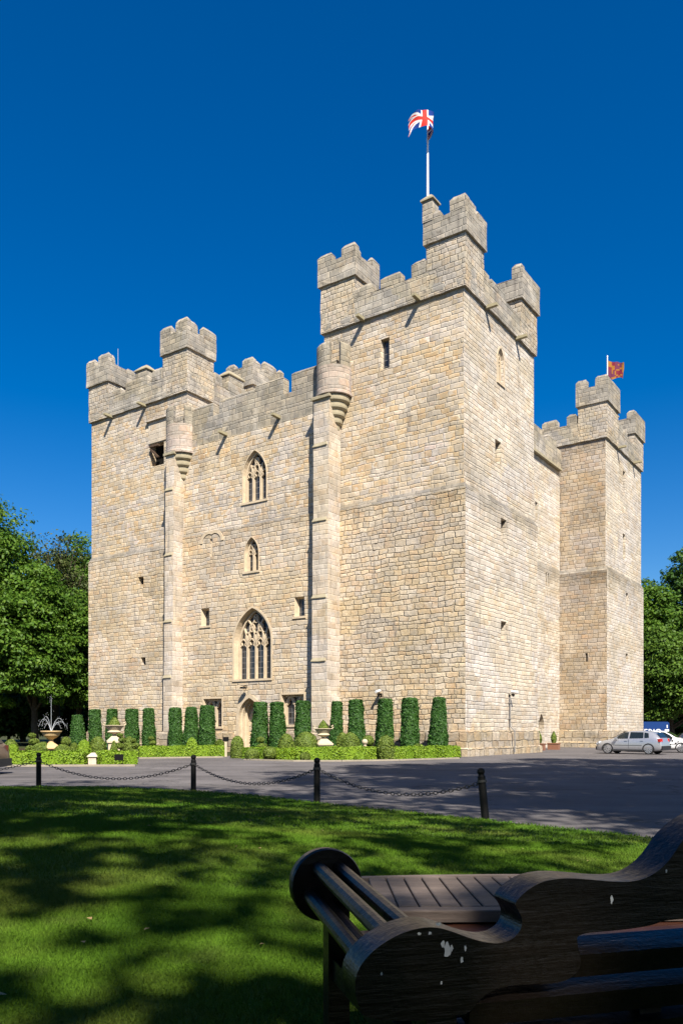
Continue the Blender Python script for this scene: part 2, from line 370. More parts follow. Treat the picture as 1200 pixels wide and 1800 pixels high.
# ------------------------------------------------------------------ the castle
C0 = Vector((7.011, 46.565, 0.0)); TH = R(34.9)
def cw(u, v, z=0.0):                                           # castle plan -> world
    return C0 + Vector((-math.cos(TH) * u + math.sin(TH) * v, math.sin(TH) * u + math.cos(TH) * v, z))
castle = empty('castle', C0, -TH, 'buff stone medieval castle keep with battlemented corner towers and traceried windows', 'castle')
GL_EPS = 0.0
def slit(c, wd, t0, t1, d=0.35, k=0.04): return dict(o=rect(c - wd / 2, c + wd / 2, t0, t1), d=d, k=k)

def pane(P, out, hole, parent, lead=True):
    """A window filling a hole: surround left in the wall, glass at the back; unleaded it is a near-black sheet standing in for shade."""
    i = shrink(hole['o'], hole.get('k', 0.05)); mb = MB(); d = hole['d'] - 0.004
    tri = tessellate_polygon([[Vector((a, b, 0)) for a, b in i]])
    for t in tri: mb.face([P(*i[j], d) for j in t], uv=[i[j] for j in t], out=None)
    for q in range(len(mb.f)):
        pass
    return mb.build('pane_sheet', M_GLASS if lead else M_DARK, parent)

def window(P, out, hole, lights=0, zs=None, hood=0.0, name='window', lead=True, cusp=True, proud=0.03, sill=True):
    o = hole['o']; s0 = min(p[0] for p in o); s1 = max(p[0] for p in o); zb = min(p[1] for p in o); za = max(p[1] for p in o)
    i = shrink(o, hole.get('k', 0.05)); I0 = min(p[0] for p in i); I1 = max(p[0] for p in i); IB = min(p[1] for p in i); IA = max(p[1] for p in i)
    mb = MB(); d = hole['d']; c = (s0 + s1) / 2
    if lights:
        lw = (I1 - I0) / lights; bw = 0.13 if lights > 2 else 0.15; f0, f1 = d - 0.20, d - 0.01
        arched = len(o) > 4
        zh = zs if zs else IA - 0.45
        bar(mb, [(I0 + .05, IB), (I0 + .05, zh)], 0.12, P, f0, f1, out); bar(mb, [(I1 - .05, IB), (I1 - .05, zh)], 0.12, P, f0, f1, out)
        for m in range(1, lights):
            x = I0 + lw * m; bar(mb, [(x, IB), (x, zh + 0.05)], bw, P, f0, f1, out)
        for m in range(lights):                               # pointed heads with cusps
            a = arch(I0 + lw * (m + .5), lw * 0.92, zh - .1, zh, zh + lw * 0.75, 6)[2:]
            bar(mb, a, 0.075, P, f0 + .02, f1, out)
            if cusp:
                for sg in (-1, 1):
                    x = I0 + lw * (m + .5) + sg * lw * 0.40
                    bar(mb, [(x, zh + .02), (x - sg * lw * .22, zh + lw * .22), (x - sg * lw * 0.16, zh + lw * .46)], 0.06, P, f0 + .04, f1, out)
        if arched:
            h = (I1 - I0) / 2; rise = IA - zs; rad = (h * h + rise * rise) / (2 * h)
            bar(mb, [p for p in arch(c, (I1 - I0) - .08, zs, zs, IA - .05, 10)[2:]], 0.12, P, f0, f1, out)
            for m in range(0, lights):                          # branching curves, each mullion splits both ways
                for sg in (-1, 1):
                    x0 = I0 + lw * (m if sg > 0 else m + 1); pts = []
                    for q in range(13):
                        a = q / 12 * math.pi * .45
                        x = x0 + sg * (rad - rad * math.cos(a)) * 1.0; z = zh + .02 + rad * math.sin(a)
                        dx = x - c; hh = rad - math.hypot(abs(dx) - (h - rad), max(z - zs, 0)) if z > zs else 1
                        if hh < 0.03: break
                        pts.append((x, z))
                    if len(pts) > 2: bar(mb, pts, 0.085, P, f0 + .012, f1, out)
            for row in range(1, lights):                         # cusped eyes between the curves
                zc = zh + lw * (0.95 + 0.78 * (row - 1)); cnt = lights - row
                for q in range(cnt):
                    xc = c + (q - (cnt - 1) / 2) * lw
                    if math.hypot(abs(xc - c) - (h - rad), zc - zs) > rad - lw * .3: continue
                    ring = [(xc + lw * .25 * math.cos(t * math.pi / 6), zc + lw * .36 * math.sin(t * math.pi / 6)) for t in range(13)]
                    bar(mb, ring, 0.07, P, f0 + .03, f1, out)
        else:
            bar(mb, [(I0, IA - .06), (I1, IA - .06)], 0.12, P, f0, f1, out)
            for m in range(lights + 1):
                x = I0 + lw * m
                for sg in (-1, 1):
                    if I0 - .01 <= x + sg * lw * .5 <= I1 + .01: bar(mb, [(x, zh), (x + sg * lw * .22, zh + .24), (x + sg * lw * .5, IA - .06)], 0.09, P, f0 + .01, f1, out)
    if hood:                                                    # dressed surround standing a little proud
        ho = [(c + (x - c) * (1 + hood / (s1 - s0) * 2), z if z <= zb + .01 else zb + (z - zb) * (1 + hood * .9 / (za - zb))) for x, z in o]
        for j in range(len(o)):
            a, b, a2, b2 = o[j], o[(j + 1) % len(o)], ho[j], ho[(j + 1) % len(o)]
            if a[1] <= zb + .01 and b[1] <= zb + .01: continue
            mb.face([P(*a, -proud), P(*b, -proud), P(*b2, -proud), P(*a2, -proud)], out=out)
            m = P((a2[0] + b2[0]) / 2, (a2[1] + b2[1]) / 2, 0) - P(c, (zb + za) / 2, 0)
            mb.face([P(*a2, -proud), P(*b2, -proud), P(*b2, .01), P(*a2, .01)], out=m)
            mb.face([P(*a, -proud), P(*b, -proud), P(*b, .01), P(*a, .01)], out=-m)
    if sill:
        for (a0, a1, z0, z1, dd) in ((s0 - .12, s1 + .12, zb - .14, zb - .002, -.07),):
            mb.poly_prism(rect(a0, a1, z0, z1), P, dd, 0.02, out)
        mb.face([P(s0 + .01, zb + .004, -.02), P(s1 - .01, zb + .004, -.02), P(I1, IB + .004, d - .01), P(I0, IB + .004, d - .01)], out=(0, 0, 1))
    ob = mb.build(name, M_DRESS, castle)
    pane(P, out, hole, ob, lead)
    return ob

E_LO, E_PAR, E_TUR = 0.18, 0.16, 0.14
def tower_body(u0, u1, v0, v1, hF=(), hR=(), ztop=27.0, plinth=True, sides='FRBL'):
    mb = MB(); MI = {'F': (0, 1), 'R': (2, 2), 'B': (0, 1), 'L': (2, 2)}
    H = {'F': list(hF), 'R': list(hR), 'B': [], 'L': []}
    st = ([(0, .42, .62), (.42, .62, .48), (.52, 1.28, .44), (1.28, 1.5, None)] if plinth else [(0, 1.5, E_LO)])
    for k in sides:
        for z0, z1, e, up in ((0.0, 0.42, .44, 0), (0.5, 1.32, .30, 0), (1.5, 15.38, E_LO, 1), (15.74, ztop, 0, 2)):
            e_ = e if (plinth or z0 >= 1.5) else E_LO + .02
            P, out, (a, b) = side(k, u0 - e_, u1 + e_, v0 - e_, v1 + e_)
            mb.cur = 3 if up == 0 else (MI[k][1] if up == 1 else MI[k][0])
            wall(mb, P, out, a, b, z0, z1, H[k])
        for (za, ea, zb, eb, m) in ((.42, .44, .5, .30, 3), (1.32, .30, 1.5, E_LO, 3), (15.38, E_LO, 15.74, 0, 4)):
            if not plinth and za < 2: ea = eb = E_LO + .02 if za < 1 else ea; ea = E_LO + .02; eb = E_LO + .02 if za < 1 else E_LO
            Pa, out, (a0, b0) = side(k, u0 - ea, u1 + ea, v0 - ea, v1 + ea)
            Pb, out, (a1, b1) = side(k, u0 - eb, u1 + eb, v0 - eb, v1 + eb)
            mb.cur = m
            mb.face([Pa(a0, za, 0), Pa(b0, za, 0), Pb(b1, zb, 0), Pb(a1, zb, 0)], out=Vector(out) + Vector((0, 0, .5)))
    mb.cur = 0
    mb.face([(-u0, v0, ztop - .1), (-u1, v0, ztop - .1), (-u1, v1, ztop - .1), (-u0, v1, ztop - .1)], out=(0, 0, 1))
    return mb
M_SET = stone('stained_set_off_stone', tint(PAL_GREY, (.7, .7, .72)), bump=.03, dark=.7, course=.3, width=.8, jvis=.4)
TM = [M_UP, M_LO, M_RT, M_PLI, M_SET]

def ring_cornice(mb, u0, u1, v0, v1, z, e, h=0.14):
    """projecting ledge: a chamfered under-side all round"""
    for k in 'FRBL':
        Pa, out, (a0, b0) = side(k, u0, u1, v0, v1); Pb, out, (a1, b1) = side(k, u0 - e, u1 + e, v0 - e, v1 + e)
        mb.face([Pa(a0, z - h * .12, 0), Pa(b0, z - h * .12, 0), Pb(b1, z, 0), Pb(a1, z, 0)], out=Vector(out) * .3 + Vector((0, 0, -1)))
def seg_wall(mb, k, box, segs, z0, th, mcap=.24, mup=.08):
    """segs along one side: (s0, s1, top) as boxes with weathered tops"""
    u0, u1, v0, v1 = box
    for s0, s1, top in segs:
        if k in 'FR' and s0 > (u0 if k == 'F' else v0) + .5: s0 += .2
        cap = mcap; top = top + mup + .05 * math.sin(s0 * 7.3 + top * 3)
        if k == 'F': mb.ubox(s0, s1, v0, v0 + th, z0, top, cap=cap, bottom=False)
        if k == 'B': mb.ubox(s0, s1, v1 - th, v1, z0, top, cap=cap, bottom=False)
        if k == 'R': mb.ubox(u0, u0 + th, s0, s1, z0, top, cap=cap, bottom=False)
        if k == 'L': mb.ubox(u1 - th, u1, s0, s1, z0, top, cap=cap, bottom=False)
def parapet(parent, u0, u1, v0, v1, zc, zl, F_=(), R_=(), B_=(), L_=()):
    e = E_PAR; box = (u0 - e, u1 + e, v0 - e, v1 + e); th = 0.5; mb = MB()
    ring_cornice(mb, u0, u1, v0, v1, zc, e)
    U0, U1, V0, V1 = box
    mb.ubox(U0, U1, V0, V0 + th, zc, zl, bottom=False); mb.ubox(U0, U1, V1 - th, V1, zc, zl, bottom=False)
    mb.ubox(U0, U0 + th, V0 + th, V1 - th, zc, zl, bottom=False); mb.ubox(U1 - th, U1, V0 + th, V1 - th, zc, zl, bottom=False)
    for k, s in (('F', F_), ('R', R_), ('B', B_), ('L', L_)): seg_wall(mb, k, box, s, zl, th)
    return roughen(mb.build('parapet', M_PAR, parent), .5, .035)
def turret(parent, u0, u1, v0, v1, zb, zc, zl, F_, R_, B_=None, L_=None, e0=E_PAR):
    """small watch turret on a tower corner"""
    mb = MB(); g = 0.006; a = (u0 - g, u1 + g, v0 - g, v1 + g)
    mb.ubox(a[0], a[1], a[2], a[3], zb + .012, zc, bottom=False)
    e = E_TUR; U0, U1, V0, V1 = a[0] - e, a[1] + e, a[2] - e, a[3] + e; th = 0.42
    mb.cur = 1
    ring_cornice(mb, *a, zc, e)
    mb.ubox(U0, U1, V0, V0 + th, zc, zl, bottom=False); mb.ubox(U0, U1, V1 - th, V1, zc, zl, bottom=False)
    mb.ubox(U0, U0 + th, V0 + th, V1 - th, zc, zl, bottom=False); mb.ubox(U1 - th, U1, V0 + th, V1 - th, zc, zl, bottom=False)
    top = zl + .7
    if B_ is None: B_ = []
    if L_ is None: L_ = []
    for k, s in (('F', F_), ('R', R_), ('B', B_), ('L', L_)): seg_wall(mb, k, (U0, U1, V0, V1), s, zl, th)
    return roughen(mb.build('turret', [M_UP2, M_PAR], parent), .5, .035)
M_UP2 = stone('grey_turret_stone', [(p, tuple(x * .5 + y * .5 for x, y in zip(c, (0.36, 0.32, 0.255)))) for p, c in PAL], bump=0.045, grime=0.6, dark=0.3)
def spout(parent, k, s, z, u0, v0, ln=0.78):
    mb = MB(); P, out, _ = side(k, u0, u0, v0, v0)
    prof = [(-.13, .0), (.13, .0), (.13, .20), (.06, .20), (.05, .10), (-.05, .10), (-.06, .20), (-.13, .20)]
    o = [P(s + a, z + b, .05) for a, b in prof]; t = [P(s + a * .85, z + .03 + b * .8, -ln) for a, b in prof]
    c = P(s, z + .08, -.3)
    for i in range(len(o)):
        j = (i + 1) % len(o); mb.face([o[i], o[j], t[j], t[i]], out=None)
    mb.face(t); mb.face(o[::-1])
    me = mb.build('waterspout', M_SPOUT, parent); bm = bmesh.new(); bm.from_mesh(me.data)
    bmesh.ops.remove_doubles(bm, verts=bm.verts, dist=1e-4); bmesh.ops.recalc_face_normals(bm, faces=bm.faces); bm.to_mesh(me.data); bm.free()

def roughen(ob, maxlen=.7, amp=.03):
    bm = bmesh.new(); bm.from_mesh(ob.data)
    for _ in range(1):
        groups = {}
        for e in bm.edges:
            c = min(int(e.calc_length() / maxlen), 30)
            if c: groups.setdefault(c, []).append(e)
        for c, es in sorted(groups.items()): bmesh.ops.subdivide_edges(bm, edges=[e for e in es if e.is_valid], cuts=c, use_grid_fill=True)
    for v in bm.verts:
        q = v.co; n = mnoise.noise_vector(q * 1.7) * amp + mnoise.noise_vector(q * 5.3) * amp * .7
        v.co = q + n
    bmesh.ops.triangulate(bm, faces=[f for f in bm.faces if len(f.verts) > 4])
    bm.to_mesh(ob.data); bm.free(); ob.data.update(); return ob
# --- near tower
u0, u1, v0, v1 = 0, 9.9, 0, 10.6
P_F, O_F, _ = side('F', u0, u1, v0, v1); P_R, O_R, _ = side('R', u0, u1, v0, v1)
P_Fl, _, _ = side('F', u0, u1, v0 - E_LO, v1); P_Rl, _, _ = side('R', u0 - E_LO, u1, v0, v1)
hw1 = dict(o=rect(5.0, 5.62, 23.6, 25.45), d=.3, k=.03)
hr_arch = dict(o=arch(5.1, .95, 23.2, 24.5, 25.4), d=.35, k=.05)
hr1 = dict(o=rect(4.3, 5.15, 18.1, 19.5), d=.55, k=.05); hr2 = dict(o=rect(4.75, 5.6, 13.3, 14.7), d=.55, k=.05); hr3 = dict(o=rect(4.75, 5.6, 7.1, 8.3), d=.55, k=.05)
nt_ = tower_body(u0, u1, v0, v1, [hw1], [hr_arch, hr1, hr2, hr3]).build('corner_tower', [M_UP, M_RUB, M_RT, M_PLI, M_SET], castle)
window(P_F, O_F, hw1, sill=False); window(P_R, O_R, hr_arch, lights=2, zs=24.4, hood=.12)
window(P_R, O_R, hr1, sill=False); window(P_Rl, O_R, hr2, sill=False); window(P_Rl, O_R, hr3, sill=False)
parapet(nt_, u0, u1, v0, v1, 26.95, 28.45, F_=[(5.95, 7.6, 29.1), (3.9, 5.55, 29.2), (2.2, 3.35, 29.4)], R_=[(2.2, 3.1, 29.15), (3.35, 5.5, 29.05)],
        L_=[(3, 5, 29.1), (6, 8, 29.1)], B_=[(3, 5, 29.1), (6, 8, 29.1)])
e = E_PAR; t2 = E_TUR
turret(nt_, -e, 2.35, -e, 2.3, 26.95, 30.0, 31.3, [(-e - t2, .75, 32.15), (1.15, 2.35 + t2 - .01, 31.8)], [(-e - t2 + .42, .95, 32.05), (1.1, 2.3 + t2, 31.95)])
turret(nt_, 7.45, 9.9 + e, -e, 2.4, 26.95, 29.9, 31.3, [(7.3, 8.35, 32.0), (8.9, 9.9 + e + t2, 31.95)], [(-e + .3, .35, 31.6), (1.5, 2.4 + t2, 31.9)])
turret(nt_, -e, 2.3, 8.0, 10.6 + e, 26.95, 29.72, 31.1, [(-e - t2, .42, 32.0)], [(8.0 - t2 + .42, 10.6 + e + t2, 31.85)])
for k, s, z in (('F', 6.84, 26.9), ('F', 2.88, 26.95), ('R', 2.87, 26.85), ('R', 7.46, 26.8)): spout(nt_, k, s, z, 0, 0, .8)
mb = MB(); mb.ubox(1.86, 2.52, -.338, .42, 31.3, 32.55, bottom=False); mb.cur = 1
mb.ubox(1.76, 2.62, -.43, .52, 32.55, 33.0, cap=.36, capin=.34); mb.build('flag_pier', [M_PAR, M_SLAB], nt_)

# --- left tower
u0, u1, v0, v1 = 23.4, 34.5, 1.1, 11.9
P_L, O_F, _ = side('F', u0, u1, v0, v1); P_Ll, _, _ = side('F', u0, u1, v0 - E_LO, v1)
hl = [slit(28.3, .62, 12.9, 13.5), slit(28.05, .55, 6.6, 7.2), slit(27.75, .36, 2.7, 3.15), dict(o=rect(25.9, 27.45, 21.95, 23.7), d=.6, k=.02)]
lt = tower_body(u0, u1, v0, v1, hl[:4]).build('corner_tower', TM, castle)
for h in hl[:3]: window(P_Ll, O_F, h, sill=False, name='putlog_opening', lead=False)
window(P_L, O_F, hl[3], sill=False, name='garderobe_opening', lead=False)
parapet(lt, u0, u1, v0, v1, 26.9, 28.45, F_=[(25.8, 27.0, 29.3), (27.4, 30.1, 29.2), (30.5, 32.3, 28.9)], R_=[(3.7, 4.7, 29.35), (5.2, 7.6, 29.2)], B_=[(27, 29, 29.1), (30, 32, 29.1)], L_=[(4, 6, 29.1), (7, 9, 29.1)])
turret(lt, 23.4 - e, 25.85, 1.1 - e, 3.75, 26.9, 30.1, 31.5, [(23.4 - e - t2, 24.3, 32.3), (24.62, 25.85 + t2, 32.1)], [(1.1 - e - t2 + .42, 1.9, 32.25), (2.3, 3.75 + t2, 32.2)])
turret(lt, 32.2, 34.5 + e, 1.1 - e, 3.5, 26.9, 29.8, 31.3, [(32.2 - t2, 33.25, 32.1), (33.55, 34.5 + e + t2, 31.9)], [(1.1 - e - t2 + .42, 1.5, 32.0), (2.6, 3.5 + t2, 31.4)])
turret(lt, 23.4 - e, 25.9, 8.3, 11.9 + e, 26.9, 29.9, 31.5, [(23.4 - e - t2, 24.2, 32.1), (24.9, 26.0, 32.0)], [(8.55, 9.15, 31.9), (9.5, 11.2, 32.35), (11.45, 11.9 + e + t2, 32.3)])
for s in (31.9, 27.95): spout(lt, 'F', s, 26.75, 0, 1.1, .85)
for (a, b, c, d, z0, z1) in ((27.75, 29.0, .98, 2.0, 29.1, 30.0), (23.32, 24.5, 5.6, 7.3, 28.9, 30.1)):
    mb = MB(); mb.ubox(a, b, c, d, z0, z1 - .3, bottom=False); mb.cur = 1; mb.ubox(a - .1, b + .1, c - .1, d + .1, z1 - .3, z1 + .2, cap=.42, capin=.45)
    mb.build('chimney', [M_PAR, M_SLAB], lt)
mb = MB()                                                     # timber hoist and stone shutter in the garderobe opening
mb.obox((-26.4, 1.08, 24.6), ((1, 0, 0), (0, 1, 0), (0, 0, 1)), 1.15, .05, .84); mb.obox((-26.4, 1.0, 25.5), ((1, 0, 0), (0, 1, 0), (0, 0, 1)), 1.35, .14, .07); mb.cur = 1
mb.obox((-26.8, .95, 22.9), (Vector((1, 0, -.9)).normalized(), (0, 1, 0), Vector((.9, 0, 1)).normalized()), .6, .08, .07)
mb.obox((-26.8, .95, 23.45), ((1, 0, 0), (0, 1, 0), (0, 0, 1)), .5, .12, .07)
mb.build('hoist_housing', [M_BUT, M_OAK], lt)

# --- far tower
u0, u1, v0, v1 = .6, 11.2, 28.5, 39.9
P_X, _, _ = side('F', u0, u1, v0 - E_LO, v1); P_XR, _, _ = side('R', u0, u1, v0, v1); P_XRl, _, _ = side('R', u0 - E_LO, u1, v0, v1)
hx = [slit(2.2, .22, 7.5, 8.25)]
hxr = [dict(o=rect(33.7, 34.5, 23.2, 25.4), d=.6, k=.03), dict(o=rect(33.7, 34.5, 17.3, 19.6), d=.6, k=.03), dict(o=rect(34.1, 34.9, 13.0, 14.2), d=.6, k=.03), dict(o=rect(34.0, 34.8, 7.8, 8.6), d=.6, k=.03)]
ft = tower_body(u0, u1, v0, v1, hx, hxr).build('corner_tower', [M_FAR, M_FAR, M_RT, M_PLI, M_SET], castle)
window(P_X, O_F, hx[0], sill=False)
for h, P in zip(hxr, (P_XR, P_XR, P_XRl, P_XRl)): window(P, O_R, h, sill=False)
parapet(ft, u0, u1, v0, v1, 26.85, 28.55, F_=[(4.6, 6.25, 29.3), (2.9, 3.95, 29.5), (7.2, 9, 29.3)], R_=[(31.8, 33.2, 29.3), (33.7, 34.6, 29.1)], B_=[(3, 5, 29.2)], L_=[(31, 34, 29.2)])
turret(ft, .6 - e, 2.95, 28.5 - e, 31.7, 26.85, 29.95, 31.4, [(.6 - e - t2, 1.4, 32.25), (1.9, 2.95 + t2, 32.2)], [(28.5 - e - t2 + .42, 31.7 + t2, 32.2)])
turret(ft, .6 - e, 2.9, 36.9, 39.9 + e, 26.85, 29.7, 31.2, [(.6 - e - t2, 1.1, 31.9)], [(36.9 - t2 + .42, 39.9 + e + t2, 31.9)])
for s in (31.84, 36.89): spout(ft, 'R', s, 26.8, .6, 0, .85)
mb = MB(); mb.ubox(1.0, 1.9, 32.6, 33.6, 29.0, 30.3, bottom=False); mb.cur = 1; mb.ubox(.92, 1.98, 32.5, 33.7, 30.3, 30.6, cap=.2)
mb.lathe([(.17, 0), (.15, .45), (.2, .5), (0, .52)], 12, (-1.45, 33.1, 30.6)); mb.build('chimney', [M_PAR, M_SLAB], ft)

# --- central entrance front
VC = -0.4; P_C, _, _ = side('F', 8.5, 23.4, VC, 6); P_Cl, _, _ = side('F', 8.5, 23.4, VC - .12, 6)
h_up = dict(o=arch(15.45, 2.1, 17.05, 18.75, 20.5), d=.42, k=.07, mi=2)
h_mid = dict(o=arch(15.62, 1.25, 12.3, 13.5, 14.6), d=.42, k=.06, mi=2)
h_big = dict(o=arch(15.55, 3.3, 4.98, 7.45, 9.8, 12), d=.55, k=.12, mi=2)
h_door = dict(o=arch(15.8, 1.9, .06, 2.35, 3.7, 10), d=1.0, k=.18, mi=2)
h_m1 = dict(o=rect(18.35, 20.1, 1.75, 3.72), d=.5, k=.06, mi=2); h_m2 = dict(o=rect(11.15, 13.0, 1.85, 3.84), d=.5, k=.06, mi=2)
h_s1 = dict(o=rect(19.55, 20.35, 8.9, 10.12), d=.4, k=.12, mi=2); h_s2 = dict(o=rect(11.1, 11.92, 8.9, 10.17), d=.4, k=.12, mi=2)
h_sl = dict(o=rect(19.25, 19.5, 13.7, 15.0), d=.12, k=.03)
mb = MB(); U0, U1 = 8.6, 23.3
mb.cur = 0; wall(mb, P_C, O_F, U0, U1, 15.6, 21.9, [h_up])
mb.cur = 4; wall(mb, P_C, O_F, U0, U1, 21.9, 23.7)
mb.cur = 1; wall(mb, P_Cl, O_F, U0, U1, 1.42, 15.45, [h_mid, h_big, h_m1, h_m2, h_s1, h_s2, h_sl])
P_Cd, _, _ = side('F', 8.5, 23.4, VC - .12, 6)
# door hole breaks the plinth and the wall, so the ground stage is laid as two plain pieces beside it
mb.cur = 3
P_Cp, _, _ = side('F', 8.5, 23.4, VC - .34, 6)
for a, b in ((U0, 14.4), (17.2, U1)):
    wall(mb, P_Cp, O_F, a, b, 0, 1.3)
    mb.face([P_Cp(a, 1.3, 0), P_Cp(b, 1.3, 0), P_Cl(b, 1.42, 0), P_Cl(a, 1.42, 0)], out=(0, -1, .6))
for a in (14.4, 17.2): mb.face([P_Cp(a, 0, 0), P_Cp(a, 1.3, 0), P_Cl(a, 1.42, 0), P_Cl(a, 0, 0)], out=(1 if a < 15 else -1, 0, 0))
mb.cur = 5; mb.face([P_Cl(U0, 15.45, 0), P_Cl(U1, 15.45, 0), P_C(U1, 15.6, 0), P_C(U0, 15.6, 0)], out=(0, -1, .6))
mb.cur = 4
for s0, s1, top in ((8.6, 12.25, 25.0), (12.95, 15.4, 24.95), (15.42, 18.7, 24.72), (19.3, 21.6, 24.7), (21.62, 23.3, 24.5)):
    mb.ubox(s0, s1, VC, VC + .6, 23.7, top, cap=.14, bottom=False)
mb.ubox(U0, U1, VC + .01, VC + .59, 23.2, 23.7, bottom=False)
mb.cur = 0; mb.ubox(U0, U1, VC + .7, 6, 0, 23.2, bottom=False)
FM = [M_UP, M_LO, M_DRESS, M_PLI, M_PAR, M_SET]
# the wall was laid with all its openings except the door: cut the door now
front = mb.build('entrance_front', FM, castle)
def cut_door(ob):
    bm = bmesh.new(); bm.from_mesh(ob.data); uvl = bm.loops.layers.uv.active
    dead = [f for f in bm.faces if abs(f.normal.y + 1) < .01 and abs(f.calc_center_median().y - (VC - .12)) < .01]
    bmesh.ops.delete(bm, geom=dead, context='FACES'); bm.to_mesh(ob.data); bm.free()
cut_door(front)
mb = MB(); P = P_Cl
hs_ = [h_mid, h_big, h_m1, h_m2, h_s1, h_s2, h_sl]
dd = h_door['o']; outer = [(U0, 1.35), (14.3, 1.35), (14.3, 0.0), (dd[1][0] - 1.9, 0.0)] + [(14.85, 0.0)] + [(dd[2][0], dd[2][1])] + dd[3:] + [(16.75, 0.0), (17.3, 0.0), (17.3, 1.35), (U1, 1.35), (U1, 15.45), (U0, 15.45)]
outer = [(U0, 1.35), (14.3, 1.35), (14.3, 0.0), (14.85, 0.0)] + [p for p in dd[2:] if True] + [(16.75, 0.0), (17.3, 0.0), (17.3, 1.35), (U1, 1.35), (U1, 15.45), (U0, 15.45)]
# order: the arch runs right spring -> apex -> left spring in increasing s mirrored, so walk it from low s to high s
ar = sorted(dd[2:], key=lambda p: p[0]); outer[4:4 + len(ar)] = ar
loops = [outer] + [h['o'] for h in hs_]; allp = [p for l in loops for p in l]
mb.cur = 0
for t in tessellate_polygon([[Vector((a, b, 0)) for a, b in l] for l in loops]): mb.face([P(*allp[i], 0) for i in t], out=O_F)
mb.build('lower_front_wall', [M_LO], castle)
window(P_C, O_F, h_up, lights=3, zs=18.7, hood=.06); window(P_Cl, O_F, h_mid, lights=2, zs=13.4, hood=.05)
window(P_Cl, O_F, h_big, lights=4, zs=7.2, hood=.15); window(P_Cl, O_F, h_m1, lights=2, zs=3.05, hood=.12); window(P_Cl, O_F, h_m2, lights=2, zs=3.1, hood=.12)
window(P_Cl, O_F, h_s1, hood=.0); window(P_Cl, O_F, h_s2, hood=.0)
mb = MB(); i = h_sl['o']; mb.face([P_Cl(a, b, .10) for a, b in i], out=O_F)
rel = arch(19.3, 2.0, 14.75, 14.75, 15.4, 8)[2:]; bar(mb, rel, .22, P_Cl, -.05, .02, O_F); mb.build('blocked_slit', M_DRESS, castle)
for s, z in ((18.05, 22.0), (13.3, 22.15)): spout(front, 'F', s, z, 0, VC, .75)
# doorway: moulded orders and an oak door
mb = MB(); i1 = shrink(dd, .18)
for j in range(len(dd)):
    a, b, a2, b2 = dd[j], dd[(j + 1) % len(dd)], i1[j], i1[(j + 1) % len(dd)]
    if j == 0: continue
    m = P(15.8, 1.5, .0) - P((a[0] + b[0]) / 2, (a[1] + b[1]) / 2, 0)
    q = lambda p, p2, f: (p[0] + (p2[0] - p[0]) * f, p[1] + (p2[1] - p[1]) * f)
    prev = (0, -.04)
    for f, dep in ((0.0, .22), (.5, .25), (.5, .55), (1.0, .58), (1.0, .95)):
        mb.face([P(*q(a, a2, prev[0]), prev[1]), P(*q(b, b2, prev[0]), prev[1]), P(*q(b, b2, f), dep), P(*q(a, a2, f), dep)], out=m + Vector((0, -.01, 0)))
        prev = (f, dep)
    ho = lambda p: (15.8 + (p[0] - 15.8) * 1.26, p[1] if p[1] < .2 else .06 + (p[1] - .06) * 1.07)
    mb.face([P(*a, -.04), P(*b, -.04), P(*ho(b), -.04), P(*ho(a), -.04)], out=O_F)
    mb.face([P(*ho(a), -.04), P(*ho(b), -.04), P(*ho(b), .02), P(*ho(a), .02)], out=-m)
mb.cur = 1; tri = tessellate_polygon([[Vector((a, b, 0)) for a, b in i1]])
dw = mb.build('doorway', [M_DRESS], castle); mb = MB()
for t in tri: mb.face([P(*i1[j], .93) for j in t], out=O_F)
mb.poly_prism(rect(15.76, 15.80, .1, 3.2), P, .90, .935, O_F); mb.build('door', M_OAK, dw)
# --- buttresses
def buttress(u0, u1, vf, vb, ztop, offs, slab_z):
    mb = MB(); zs_ = [0] + offs + [ztop]
    for i in range(len(zs_) - 1):
        ex = .035 * (len(offs) - i); a, b, f = u0, u1 + .2 * ex, vf - ex * 1.6
        zt = zs_[i + 1]
        mb.cur = 0; mb.ubox(a, b, f, vb, zs_[i] - (.16 if i else 0), zt - .16, bottom=False)
        if i < len(offs):                                    # weathered set-off stone, lip standing forward
            mb.cur = 1; mb.ubox(a + .10, b + .012, f - .07, vf + .3, zt - .16, zt + .06, cap=.18, capin=.08)
    mb.ubox(u0 + .002, u1 - .002, vf + .002, vb - .002, ztop - .17, ztop + .02)
    mb.cur = 1; mb.ubox(u0 - .12, u1 + .14, vf - .14, vb, slab_z, slab_z + .2, cap=.05)
    mb.cur = 2; mb.ubox(u0 - .45, u1 + .35, vf - .35, vb - .01, 0, 1.42, cap=.16, capin=.16, bottom=False)
    return roughen(mb.build('buttress', [M_BUT, M_SLAB, M_PLI], castle), .8, .022)
buttress(8.55, 9.72, -1.35, -.1, 22.3, [5.95, 9.9, 14.7, 19.4], 22.2)
buttress(22.2, 23.05, -1.35, 1.0, 21.4, [5.4, 9.4, 14.2, 18.9], 21.3)
